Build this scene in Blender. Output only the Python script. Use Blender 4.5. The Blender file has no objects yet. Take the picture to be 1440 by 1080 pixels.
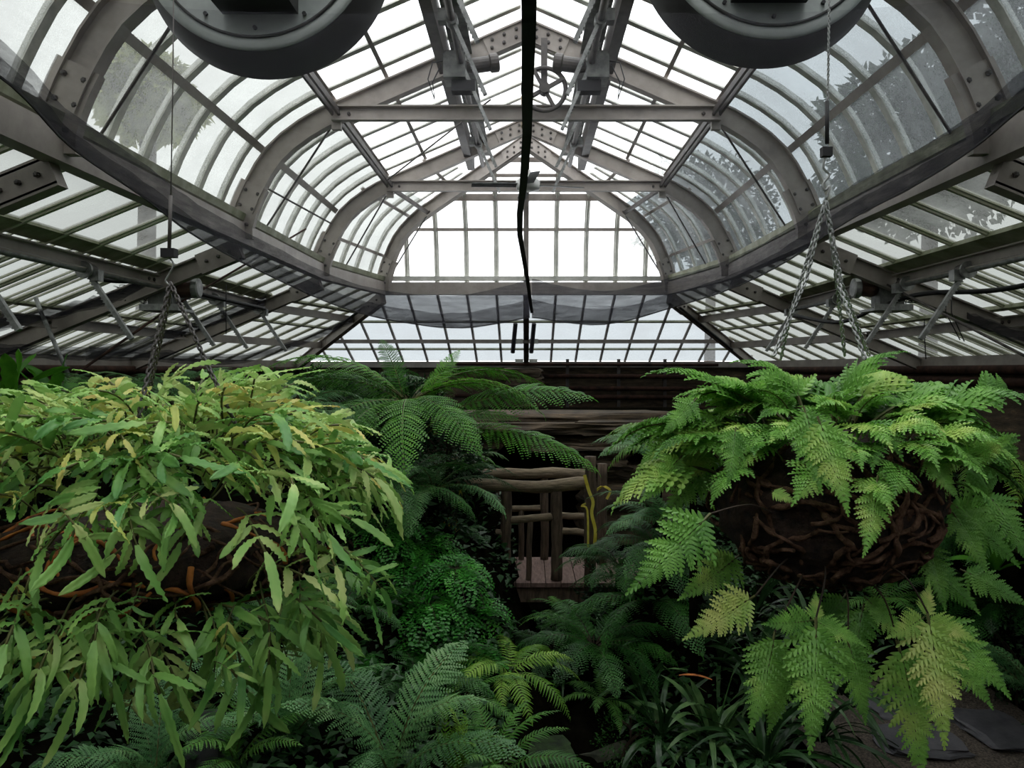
import bpy, math, random
from mathutils import Vector, Matrix, noise
V3 = Vector
random.seed(7)
sc = bpy.context.scene
col = sc.collection
W = 2.8            # half width of the main vault, metres. Eye is the origin, looking along +Y
F = 1080.0
def at(px, py, Y):
    return V3(((px-740)/F*Y, Y, (520-py)/F*Y))
def lerp(a, b, t): return a+(b-a)*t

# ------------------------------------------------------------------ materials
def mat(name):
    m = bpy.data.materials.new(name); m.use_nodes = True
    nt = m.node_tree; nt.nodes.clear()
    out = nt.nodes.new('ShaderNodeOutputMaterial')
    return m, nt, out
def N(nt, t, **kw):
    n = nt.nodes.new(t)
    for k, v in kw.items():
        if k in n.inputs: n.inputs[k].default_value = v
        else: setattr(n, k, v)
    return n
def rgb(r, g, b):
    f = lambda c: ((c/255+0.055)/1.055)**2.4 if c > 10 else c/255/12.92
    return (f(r), f(g), f(b), 1)
def ramp(nt, stops):
    r = nt.nodes.new('ShaderNodeValToRGB')
    e = r.color_ramp.elements
    while len(e) < len(stops): e.new(0.5)
    for i, (p, c) in enumerate(stops):
        e[i].position = p; e[i].color = c
    return r
def surf(name, c1, c2, scale=6, rough=.6, metal=0, bump=0.0, detail=6, stretch=(1,1,1), lo=.35, hi=.65, c3=None, spec=.5):
    m, nt, out = mat(name)
    tc = N(nt, 'ShaderNodeTexCoord'); mp = N(nt, 'ShaderNodeMapping')
    mp.inputs['Scale'].default_value = stretch
    nz = N(nt, 'ShaderNodeTexNoise', Scale=scale, Detail=detail, Roughness=.65)
    nt.links.new(tc.outputs['Object'], mp.inputs['Vector']); nt.links.new(mp.outputs['Vector'], nz.inputs['Vector'])
    st = [(lo, c1), (hi, c2)]
    if c3: st.append((min(hi+.12, 1), c3))
    r = ramp(nt, st); nt.links.new(nz.outputs['Fac'], r.inputs['Fac'])
    b = N(nt, 'ShaderNodeBsdfPrincipled', Roughness=rough, Metallic=metal)
    b.inputs['Specular IOR Level'].default_value = spec
    nt.links.new(r.outputs['Color'], b.inputs['Base Color'])
    if bump:
        bp = N(nt, 'ShaderNodeBump', Strength=bump, Distance=.02)
        nt.links.new(nz.outputs['Fac'], bp.inputs['Height']); nt.links.new(bp.outputs['Normal'], b.inputs['Normal'])
    nt.links.new(b.outputs['BSDF'], out.inputs['Surface'])
    return m
def glassmat(name, tint, tr, dirt, scale=3.0, stretch=(1,1,1), tcol=(.84,.87,.86,1)):
    """patterned greenhouse glass: part clear, part translucent, with grime"""
    m, nt, out = mat(name)
    tc = N(nt, 'ShaderNodeTexCoord'); mp = N(nt, 'ShaderNodeMapping'); mp.inputs['Scale'].default_value = stretch
    nz = N(nt, 'ShaderNodeTexNoise', Scale=scale, Detail=8, Roughness=.7)
    nz2 = N(nt, 'ShaderNodeTexNoise', Scale=70, Detail=3, Roughness=.7)
    nt.links.new(tc.outputs['Object'], mp.inputs['Vector']); nt.links.new(mp.outputs['Vector'], nz.inputs['Vector'])
    nt.links.new(tc.outputs['Object'], nz2.inputs['Vector'])
    t = N(nt, 'ShaderNodeBsdfTransparent', Color=tint)
    tl = N(nt, 'ShaderNodeBsdfTranslucent', Color=tcol)
    df = N(nt, 'ShaderNodeBsdfDiffuse', Color=(tcol[0]*.6, tcol[1]*.6, tcol[2]*.55, 1))
    gl = N(nt, 'ShaderNodeBsdfGlossy', Roughness=.25, Color=(1,1,1,1))
    r = ramp(nt, [(.3, (tr*.55,)*3+(1,)), (.7, (tr*1.35,)*3+(1,))])
    nt.links.new(nz.outputs['Fac'], r.inputs['Fac'])
    ad = N(nt, 'ShaderNodeMath', operation='MULTIPLY_ADD'); ad.inputs[1].default_value = .5; ad.inputs[2].default_value = -.25
    nt.links.new(nz2.outputs['Fac'], ad.inputs[0])
    a2 = N(nt, 'ShaderNodeMath', operation='ADD', use_clamp=True)
    nt.links.new(ad.outputs[0], a2.inputs[0]); nt.links.new(r.outputs['Color'], a2.inputs[1])
    m1 = N(nt, 'ShaderNodeMixShader'); nt.links.new(a2.outputs[0], m1.inputs[0])
    nt.links.new(t.outputs[0], m1.inputs[1]); nt.links.new(tl.outputs[0], m1.inputs[2])
    m2 = N(nt, 'ShaderNodeMixShader'); m2.inputs[0].default_value = dirt
    nt.links.new(m1.outputs[0], m2.inputs[1]); nt.links.new(df.outputs[0], m2.inputs[2])
    m3 = N(nt, 'ShaderNodeMixShader'); m3.inputs[0].default_value = .04
    nt.links.new(m2.outputs[0], m3.inputs[1]); nt.links.new(gl.outputs[0], m3.inputs[2])
    nt.links.new(m3.outputs[0], out.inputs['Surface'])
    return m
def netmat(name, alpha, c):
    m, nt, out = mat(name)
    tc = N(nt, 'ShaderNodeTexCoord')
    nz = N(nt, 'ShaderNodeTexNoise', Scale=2.2, Detail=8, Roughness=.75)
    mp = N(nt, 'ShaderNodeMapping'); mp.inputs['Scale'].default_value = (1.2, 1.2, 9)
    nt.links.new(tc.outputs['Object'], mp.inputs['Vector']); nt.links.new(mp.outputs['Vector'], nz.inputs['Vector'])
    r = ramp(nt, [(.3, (alpha*.7,)*3+(1,)), (.7, (min(alpha*1.3, 1),)*3+(1,))])
    nt.links.new(nz.outputs['Fac'], r.inputs['Fac'])
    t = N(nt, 'ShaderNodeBsdfTransparent'); d = N(nt, 'ShaderNodeBsdfDiffuse', Color=c)
    tl = N(nt, 'ShaderNodeBsdfTranslucent', Color=c)
    mm = N(nt, 'ShaderNodeMixShader'); mm.inputs[0].default_value = .5
    nt.links.new(d.outputs[0], mm.inputs[1]); nt.links.new(tl.outputs[0], mm.inputs[2])
    ms = N(nt, 'ShaderNodeMixShader'); nt.links.new(r.outputs['Color'], ms.inputs[0])
    nt.links.new(t.outputs[0], ms.inputs[1]); nt.links.new(mm.outputs[0], ms.inputs[2])
    nt.links.new(ms.outputs[0], out.inputs['Surface'])
    return m
def leafmat(name, c1, c2, c3=None, gloss=.35, tl=.3, scale=9):
    """leaf: colour varies between leaves and inside them; light passes through"""
    m, nt, out = mat(name)
    oi = N(nt, 'ShaderNodeObjectInfo'); tc = N(nt, 'ShaderNodeTexCoord')
    nz = N(nt, 'ShaderNodeTexNoise', Scale=scale, Detail=3)
    nt.links.new(tc.outputs['Object'], nz.inputs['Vector'])
    ad = N(nt, 'ShaderNodeMath', operation='MULTIPLY_ADD'); ad.inputs[1].default_value = .45
    nt.links.new(oi.outputs['Random'], ad.inputs[0]); 
    sb = N(nt, 'ShaderNodeMath', operation='SUBTRACT'); sb.inputs[1].default_value = .22
    nt.links.new(nz.outputs['Fac'], sb.inputs[0]); nt.links.new(sb.outputs[0], ad.inputs[2])
    st = [(.25, c1), (.62, c2)]
    if c3: st.append((.86, c3))
    r = ramp(nt, st); nt.links.new(ad.outputs[0], r.inputs['Fac'])
    b = N(nt, 'ShaderNodeBsdfPrincipled', Roughness=gloss)
    b.inputs['Specular IOR Level'].default_value = .35
    nt.links.new(r.outputs['Color'], b.inputs['Base Color'])
    t = N(nt, 'ShaderNodeBsdfTranslucent'); nt.links.new(r.outputs['Color'], t.inputs['Color'])
    ms = N(nt, 'ShaderNodeMixShader'); ms.inputs[0].default_value = tl
    nt.links.new(b.outputs[0], ms.inputs[1]); nt.links.new(t.outputs[0], ms.inputs[2])
    nt.links.new(ms.outputs[0], out.inputs['Surface'])
    return m
M = {}
M['steel'] = surf('painted_steel', rgb(138,130,124), rgb(168,160,152), 3, .5, 0, .05)
M['bar'] = surf('weathered_white_bar', rgb(172,174,164), rgb(222,222,214), 5, .45, 0, .1, stretch=(1,1,1))
M['algae'] = surf('algae_green_bar', rgb(112,118,84), rgb(172,174,150), 4, .6, 0, .1)
M['sidebar'] = surf('cream_green_glazing_bar', rgb(186,188,158), rgb(232,232,216), 2.5, .5, 0, .1)
M['darksteel'] = surf('dark_steel', rgb(60,56,54), rgb(92,86,82), 6, .5)
M['galv'] = surf('galvanised', rgb(120,122,120), rgb(176,178,176), 14, .4, .4)
M['rod'] = surf('dull_rod', rgb(70,66,64), rgb(108,102,98), 14, .5, .2)
M['rust'] = surf('rusty_pipe', rgb(34,24,20), rgb(72,48,38), 7, .85, 0, .2, c3=rgb(112,74,54), spec=.2)
M['black'] = surf('black_rubber', rgb(14,14,16), rgb(30,30,32), 9, .6)
M['strap'] = surf('black_strap', rgb(12,12,18), rgb(26,26,34), 9, .7)
M['machine'] = surf('grey_machine', rgb(80,82,80), rgb(128,130,126), 9, .5)
M['fanface'] = surf('grey_fan_metal', rgb(136,142,138), rgb(160,166,162), 4, .45)
M['fandark'] = surf('dark_fan_metal', rgb(30,29,28), rgb(44,43,42), 4, .6)
M['whitefan'] = surf('white_fan_metal', rgb(190,190,186), rgb(222,222,218), 4, .4)
M['bronze'] = surf('bronze_motor', rgb(54,38,32), rgb(96,70,58), 8, .5)
M['glass'] = glassmat('clear_dirty_glass', rgb(220,222,222), .34, .05)
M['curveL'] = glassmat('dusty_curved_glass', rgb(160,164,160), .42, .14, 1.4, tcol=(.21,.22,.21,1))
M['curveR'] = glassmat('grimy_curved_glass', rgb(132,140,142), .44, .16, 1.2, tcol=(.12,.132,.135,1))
M['endglass'] = glassmat('hazy_end_glass', rgb(134,140,142), .42, .14, 1.6, tcol=(.16,.17,.172,1))
M['sideglass'] = glassmat('hazy_glass', rgb(120,124,120), .42, .16, 2.5, tcol=(.15,.158,.15,1))
M['net'] = netmat('insect_net', .16, rgb(90,90,96))
M['nethem'] = netmat('gathered_net', .62, rgb(52,52,58))
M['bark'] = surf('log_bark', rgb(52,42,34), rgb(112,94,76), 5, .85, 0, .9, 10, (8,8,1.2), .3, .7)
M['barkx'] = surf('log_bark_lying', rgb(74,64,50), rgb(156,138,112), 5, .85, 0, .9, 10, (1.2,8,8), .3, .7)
M['deck'] = surf('deck_boards', rgb(86,68,62), rgb(128,104,94), 7, .8, 0, .3, 8, (6,1,1))
M['rock'] = surf('layered_rock', rgb(30,26,21), rgb(92,78,60), 3, .9, 0, 1.0, 12, (1,1,5), .3, .62, rgb(150,122,88))
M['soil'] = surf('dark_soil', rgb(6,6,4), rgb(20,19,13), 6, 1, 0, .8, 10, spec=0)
M['moss'] = surf('moss', rgb(18,32,12), rgb(44,66,26), 12, .95, 0, .8, 10)
M['gravel'] = surf('path_gravel', rgb(48,42,36), rgb(112,100,88), 60, .9, 0, .8, 6, lo=.4, hi=.62)
M['slate'] = surf('slate_slab', rgb(62,62,66), rgb(92,90,94), 5, .55, 0, .3, 8)
M['mossstone'] = surf('mossy_stone', rgb(46,52,36), rgb(92,92,76), 7, .8, 0, .5, 10)
M['water'] = surf('dark_water', rgb(6,8,7), rgb(10,12,10), 3, .08)
M['yellow'] = surf('yellow_tape', rgb(196,176,40), rgb(226,212,96), 9, .5)
M['orange'] = surf('fallen_leaf', rgb(176,112,24), rgb(206,140,50), 20, .6)
M['root'] = surf('fern_rhizome', rgb(54,40,32), rgb(128,98,80), 34, .95, 0, 1.0, 8, c3=rgb(182,150,130), spec=.1)
M['rootcore'] = surf('root_ball_core', rgb(20,14,11), rgb(64,46,36), 30, .95, 0, 1.0, 8)
M['orangeroot'] = surf('orange_roots', rgb(130,70,28), rgb(206,126,58), 20, .8)
M['wall'] = surf('dark_render_wall', rgb(34,30,26), rgb(66,58,48), 4, .9, 0, .6, 10)
M['stem'] = surf('frond_stalk', rgb(58,66,30), rgb(104,104,52), 10, .6)
M['brownstem'] = surf('brown_stalk', rgb(34,26,18), rgb(64,48,32), 10, .8)
L = {}
L['davallia'] = leafmat('bright_fern_leaf', rgb(88,142,58), rgb(138,192,88), rgb(190,216,116))
L['davallia2'] = leafmat('yellowed_fern_leaf', rgb(124,172,76), rgb(164,198,98), rgb(208,216,130))
L['strap'] = leafmat('strap_fern_leaf', rgb(86,146,68), rgb(150,196,100), rgb(212,226,146))
L['strapy'] = leafmat('yellow_tipped_leaf', rgb(172,190,90), rgb(204,210,112), rgb(224,200,116))
L['tree'] = leafmat('tree_fern_leaf', rgb(50,108,26), rgb(90,156,42), rgb(126,182,64))
L['treeb'] = leafmat('blue_green_fern_leaf', rgb(62,108,62), rgb(98,148,88), rgb(132,172,112))
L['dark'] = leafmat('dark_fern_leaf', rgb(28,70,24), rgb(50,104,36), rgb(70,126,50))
L['mid'] = leafmat('mid_fern_leaf', rgb(52,104,38), rgb(88,144,58), rgb(116,168,78))
L['lime'] = leafmat('lime_fern_leaf', rgb(88,138,42), rgb(122,168,58), rgb(156,194,82))
L['maiden'] = leafmat('maidenhair_leaf', rgb(36,100,30), rgb(64,142,48), rgb(92,170,62))
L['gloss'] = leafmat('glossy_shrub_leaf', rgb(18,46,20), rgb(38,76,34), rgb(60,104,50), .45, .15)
L['strapdark'] = leafmat('dark_strap_leaf', rgb(30,56,28), rgb(54,88,46), rgb(92,122,72), .25, .12)
L['outside'] = leafmat('outdoor_tree_leaf', rgb(104,118,60), rgb(142,150,84), rgb(176,174,104), .5, .4)
L['outdark'] = leafmat('outdoor_dark_tree_leaf', rgb(30,50,34), rgb(52,74,50), rgb(70,92,62), .5, .2)

# ------------------------------------------------------------------ object helpers
def tag(o, label=None, cat=None, group=None, kind=None):
    if label: o['label'] = label
    if cat: o['category'] = cat
    if group: o['group'] = group
    if kind: o['kind'] = kind
    return o
def empty(name, loc=(0,0,0), label=None, cat=None, group=None, kind=None):
    o = bpy.data.objects.new(name, None); col.objects.link(o); o.location = loc; o.empty_display_size = .1
    return tag(o, label, cat, group, kind)
def link(name, me, parent=None, m=None):
    o = bpy.data.objects.new(name, me); col.objects.link(o)
    if m and not me.materials: me.materials.append(m)
    if parent:
        o.parent = parent
        o.matrix_parent_inverse = Matrix.Translation(-Vector(parent.location))
    return o
class MB:
    def __init__(s): s.v = []; s.f = []; s.smooth = False
    def quadstrip(s, rows, closed=False):
        b = len(s.v); n = len(rows[0])
        for r in rows: s.v.extend([tuple(p) for p in r])
        for i in range(len(rows)-1):
            for j in range(n if closed else n-1):
                k = (j+1) % n
                s.f.append((b+i*n+j, b+i*n+k, b+(i+1)*n+k, b+(i+1)*n+j))
        return b
    def box(s, c, sx, sy, sz, rot=None):
        b = len(s.v); c = V3(c)
        for dz in (-1,1):
            for dx, dy in ((-1,-1),(1,-1),(1,1),(-1,1)):
                p = V3((dx*sx/2, dy*sy/2, dz*sz/2))
                if rot: p = rot @ p
                s.v.append(tuple(c+p))
        for q in ((0,3,2,1),(4,5,6,7),(0,1,5,4),(1,2,6,5),(2,3,7,6),(3,0,4,7)): s.f.append(tuple(b+i for i in q))
    def sweep(s, path, side, sec, caps=True):
        """section (a,b): a along side, b along the in-plane normal"""
        path = [V3(p) for p in path]; side = V3(side).normalized(); rows = []
        for i, p in enumerate(path):
            t = (path[min(i+1, len(path)-1)]-path[max(i-1, 0)]).normalized()
            n = side.cross(t).normalized(); sd = t.cross(n).normalized()
            k = 1.0
            if 0 < i < len(path)-1:
                t1 = (path[i]-path[i-1]).normalized(); k = 1/max(.5, t.dot(t1))
            rows.append([p+sd*a+n*b*k for a, b in sec])
        b = s.quadstrip(rows, True); n = len(sec)
        if caps and n >= 3:
            s.f.append(tuple(range(b+n-1, b-1, -1))); e = b+(len(rows)-1)*n; s.f.append(tuple(range(e, e+n)))
    def beam(s, p0, p1, w, h, side=None):
        p0 = V3(p0); p1 = V3(p1); d = p1-p0
        if side is None:
            side = d.cross(V3((0,0,1)))
            if side.length < 1e-5: side = V3((1,0,0))
        s.sweep([p0, p1], side, [(-w/2,-h/2),(w/2,-h/2),(w/2,h/2),(-w/2,h/2)])
    def tube(s, path, r, n=8, caps=True):
        path = [V3(p) for p in path]; rows = []; ref = None
        rr = r if isinstance(r, (list, tuple)) else [r]*len(path)
        for i, p in enumerate(path):
            t = (path[min(i+1, len(path)-1)]-path[max(i-1, 0)]).normalized()
            if ref is None:
                ref = V3((0,0,1)) if abs(t.z) < .9 else V3((1,0,0))
            a = (ref-t*ref.dot(t)).normalized(); b = t.cross(a); ref = a
            rows.append([p+(a*math.cos(2*math.pi*k/n)+b*math.sin(2*math.pi*k/n))*rr[i] for k in range(n)])
        b0 = s.quadstrip(rows, True)
        if caps:
            s.f.append(tuple(range(b0+n-1, b0-1, -1))); e = b0+(len(rows)-1)*n; s.f.append(tuple(range(e, e+n)))
    def lathe(s, c, axis, prof, n=32, cap=True):
        """prof: (radius, distance along axis)"""
        axis = V3(axis).normalized(); a = axis.orthogonal().normalized(); b = axis.cross(a); c = V3(c)
        rows = [[c+axis*h+(a*math.cos(2*math.pi*k/n)+b*math.sin(2*math.pi*k/n))*r for k in range(n)] for r, h in prof]
        b0 = s.quadstrip(rows, True)
        if cap:
            s.f.append(tuple(range(b0+n-1, b0-1, -1))); e = b0+(len(rows)-1)*n; s.f.append(tuple(range(e, e+n)))
    def build(s, name, m, parent=None, smooth=False):
        me = bpy.data.meshes.new(name); me.from_pydata(s.v, [], s.f)
        if smooth:
            me.polygons.foreach_set('use_smooth', [True]*len(me.polygons))
        me.materials.append(m); me.update()
        return link(name, me, parent)
def CSEC(d, w, t=.012, off=0):
    """channel section: depth d (b axis), flange width w (a axis)"""
    h = d/2; o = off
    return [(o,-h),(o+w,-h),(o+w,-h+t),(o+t,-h+t),(o+t,h-t),(o+w,h-t),(o+w,h),(o,h)]
def ISEC(d, w, t=.014):
    h = d/2; a = w/2; c = t/2
    return [(-a,-h),(a,-h),(a,-h+t),(c,-h+t),(c,h-t),(a,h-t),(a,h),(-a,h),(-a,h-t),(-c,h-t),(-c,-h+t),(-a,-h+t)]

# ------------------------------------------------------------------ roof geometry
PR = [(1.0,.50),(.985,.555),(.967,.60),(.945,.645),(.915,.70),(.878,.752),(.83,.798),(.771,.841),(.71,.877),(.654,.902)]
PK = (0, 1.187)
def prof(x):                          # height of rib centreline, in W
    if x <= .654: return PK[1]+(.902-PK[1])*x/.654
    for (x0, z0), (x1, z1) in zip(PR, PR[1:]):
        if x1 <= x <= x0: return z0+(z1-z0)*(x0-x)/(x0-x1)
    return .5
def offs(pts, d):                     # offset polyline outward by d (W units)
    out = []
    for i, p in enumerate(pts):
        a = pts[max(i-1, 0)]; b = pts[min(i+1, len(pts)-1)]
        t = (b[0]-a[0], b[1]-a[1]); l = math.hypot(*t)
        out.append((p[0]+t[1]/l*d, p[1]-t[0]/l*d))
    return out
PRF = PR+[(x, prof(x)) for x in (.56,.48,.38,.28,.15,0)]
GL = offs(PRF, .05)                    # glass line lies outside the ribs
GL = [(1.0,.50)]+[(max(x, 0), z) for x, z in GL]
RIBC = offs(PRF, -.0)
YA, YB = 4.0, .5                       # apse: depth of diagonal rib = YA + YB*x
Y0 = 1.637*W; BAY = 1.05*W
FR = [Y0-3*BAY, Y0-2*BAY, Y0-BAY, Y0, Y0+BAY, Y0+2*BAY]
Y3 = FR[-1]
def P_main(s, Y): return lambda x, z: V3((s*x*W, Y, z*W))
def P_diag(s): return lambda x, z: V3((s*.84*x*W, (YA+YB*x)*W, z*W))

BM = {}
def bolt(c, n, parent, root, r=.018):
    if 'b' not in BM:
        b = MB(); b.lathe((0,0,0), (0,0,1), [(r, 0), (r, .02), (r*.5, .028)], 6)
        me = bpy.data.meshes.new('bolt'); me.from_pydata(b.v, [], b.f); me.materials.append(M['darksteel']); BM['b'] = me
    o = bpy.data.objects.new('bolt', BM['b']); col.objects.link(o); o.parent = parent
    # parents sit at their root's base: undo that offset so the bolt lands in world place
    o.matrix_parent_inverse = Matrix.Identity(4)
    o.location = c; o.rotation_mode = 'QUATERNION'; o.rotation_quaternion = V3(n).to_track_quat('Z', 'Y')
    return o
# ---- arched ribs
def rib(name, label, fns, side, tie=None):
    cy = fns[0](0, 0).y
    root = empty(name, (0, cy, 0), label, 'roof rib', 'arched steel ribs of the vault')
    for s, fn in fns_items(fns):
        sd = side(s)
        b = MB(); b.sweep([fn(x, z) for x, z in RIBC[1:]], sd, ISEC(.20, .11, .016)); b.build('curved_rafter', M['steel'], root)
        # thick foot gusset with bolts
        g = MB(); foot = [fn(x, z) for x, z in RIBC[:4]]
        g.sweep([foot[0]+V3((0,0,-.12))]+foot[:4], sd, [(-.035,-.15),(.035,-.15),(.035,.13),(-.035,.13)])
        fp = g.build('foot_plate', M['steel'], root)
        n = V3(sd).normalized()
        for k in range(3):
            for e in (-1, 1):
                c = (foot[0].lerp(foot[3], .1+.36*k))
                t = (foot[3]-foot[0]).normalized(); q = n.cross(t).normalized()
                c = c+q*e*.065
                if cy > 4: bolt(c-n*.035*(1 if n.y > 0 else -1), -n if n.y > 0 else n, fp, root)
    # apex plate
    b = MB(); bl = []
    for s, fn in fns_items(fns):
        sd = V3(side(s)); p0 = fn(.14, prof(.14)); b.sweep([p0, fn(0, prof(0))], sd, [(-.03,-.11),(.03,-.11),(.03,.09),(-.03,.09)])
        t = (fn(0, prof(0))-p0).normalized()
        for k in range(3):
            for e in (-1, 1):
                q = p0.lerp(fn(0, prof(0)), .15+.3*k)+V3((0,0,1))*e*.04
                bl.append(q-V3((0,.03,0)))
    ap = b.build('apex_plate', M['steel'], root)
    if cy > 4:
        for q in bl: bolt(q, V3((0,-1,0)), ap, root)
    if tie:
        Y = fns[0](0,0).y; z = .885*W; xe = .67*W
        b = MB(); b.sweep([(-xe, Y-.07, z), (xe, Y-.07, z)], (0,-1,0), CSEC(.145, .07, .014)); tb = b.build('tie_beam', M['steel'], root)
        for s in (-1, 1):
            for k in (.03, .13):
                if cy > 4: bolt(V3((s*(xe-k-.03), Y-.084, z)), V3((0,-1,0)), tb, root)
    return root
def fns_items(fns): return list(zip((-1, 1), fns))
names = ['far behind', 'behind', 'beside', 'nearest arched steel rib, its feet cropped at the top corners of the view',
         'middle arched steel rib with a bolted horizontal tie beam below the motors',
         'far arched steel rib whose tie beam runs just behind the ceiling fan']
for i, Y in enumerate(FR):
    lab = names[i] if i >= 3 else 'grey arched steel rib of the vault overhead, '+names[i]+' the viewer'
    rib('arched_rib', lab, [P_main(-1, Y), P_main(1, Y)], lambda s: (0, 1, 0), tie=True)
rib('arched_rib', 'slanting pair of arched steel ribs framing the glazed end of the vault', [P_diag(-1), P_diag(1)],
    lambda s: (V3((s*.84, .5, 0)).cross(V3((0,0,1)))*(1 if s > 0 else -1)).normalized())

# ---- glazed bays: window_n > glass, glazing_bar, muntin
WIN = [0]
def window(): 
    WIN[0] += 1
    return empty('window_%d' % WIN[0], (0, 0, 0), kind='structure')
BARS = [(-.012,-.05),(.012,-.05),(.020,-.02),(.038,-.01),(.038,.012),(-.038,.012),(-.038,-.01),(-.020,-.02)]
def bar_sweep(b, path, side): b.sweep(path, side, BARS)
def sheet(rows, name, m, root):
    b = MB(); b.quadstrip(rows); b.build(name, m, root, smooth=True)
def vault_bay(s, Ya, Yb, n=6):
    r = window()
    g = [GL[0]]+GL[1:]
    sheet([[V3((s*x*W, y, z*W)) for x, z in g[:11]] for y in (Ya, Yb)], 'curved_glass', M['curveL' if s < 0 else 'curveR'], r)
    sheet([[V3((s*x*W, y, z*W)) for x, z in g[10:]] for y in (Ya, Yb)], 'glass', M['glass'], r)
    b = MB()
    for k in range(n):
        y = lerp(Ya, Yb, (k+.5)/n) if n > 1 else (Ya+Yb)/2
        path = [V3((s*x*W, y, z*W)) for x, z in g[1:]]
        if s > 0: path = path[::-1]
        bar_sweep(b, path, (0, 1, 0))
    b.build('glazing_bar', M['bar'], r)
    b = MB()
    for x0, w in ((.49, .04), (.675, .05), (.925, .07)):
        p = near_gl(x0); d = tan_gl(x0)
        c = [V3((s*p[0]*W, y, p[1]*W)) for y in (Ya, Yb)]
        b.beam(c[0], c[1], w, .03, V3((s*d[0], 0, d[1])))
    b.build('muntin', M['algae'] if False else M['steel'], r)
def near_gl(x):
    for a, b in zip(GL[1:], GL[2:]):
        if b[0] <= x <= a[0]:
            t = (a[0]-x)/max(1e-6, a[0]-b[0]); return (x, lerp(a[1], b[1], t))
    return GL[1]
def tan_gl(x):
    a = near_gl(min(x+.01, .99)); b = near_gl(x-.01); l = math.hypot(b[0]-a[0], b[1]-a[1]); return ((b[0]-a[0])/l, (b[1]-a[1])/l)
for s in (-1, 1):
    for Ya, Yb in zip(FR, FR[1:]): vault_bay(s, Ya, Yb)
# apse side gores
for s in (-1, 1):
    r = window()
    A = [V3((s*x*W, Y3, z*W)) for x, z in GL]
    B = [V3((s*.84*x*W, (YA+YB*x)*W+.1, z*W)) for x, z in GL]
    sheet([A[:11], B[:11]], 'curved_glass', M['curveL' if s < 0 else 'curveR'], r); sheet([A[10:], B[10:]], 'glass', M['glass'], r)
    b = MB(); m = MB()
    for k in range(4):
        t = (k+.7)/4.4
        path = [a.lerp(c, t) for a, c in zip(A[1:-3], B[1:-3])]
        if s > 0: path = path[::-1]
        bar_sweep(b, path, (0, 1, 0))
    b.build('glazing_bar', M['bar'], r)
    for i in (4, 8, 12):
        i = min(i, len(A)-1); tt = (A[i]-A[i-1])
        m.beam(A[i], B[i], .045, .03, tt)
    m.build('muntin', M['steel'], r)
# apse end face
r = window()
rows = []
for x, z in GL: rows.append([V3((u*.84*x*W, (YA+YB*x)*W+.1, z*W)) for u in (-1, 0, 1)])
sheet(rows, 'glass', M['glass'], r)
b = MB()
for k in range(-4, 5):
    X = k*.4925
    path = [V3((X, (YA+YB*x)*W+.08, z*W)) for x, z in GL if .84*x*W > abs(X)-.02]
    if len(path) > 1 and k: bar_sweep(b, path[::-1], (1, 0, 0))
b.build('glazing_bar', M['bar'], r)
b = MB()
b.sweep([V3((0, (YA+YB*x)*W+.04, z*W)) for x, z in GL][::-1], (1,0,0), ISEC(.1, .085)); b.build('centre_mullion', M['steel'], r)
b = MB()
for x0, w, h in ((.885, .05, .03), (.62, .06, .09), (.54, .04, .03), (.40, .04, .03), (.25, .06, .05)):
    z0 = near_gl(x0)[1]; Y = (YA+YB*x0)*W+.05
    b.beam((-.84*x0*W, Y, z0*W), (.84*x0*W, Y, z0*W), w*.6, h+.02)
b.build('muntin', M['steel'], r)

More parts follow.
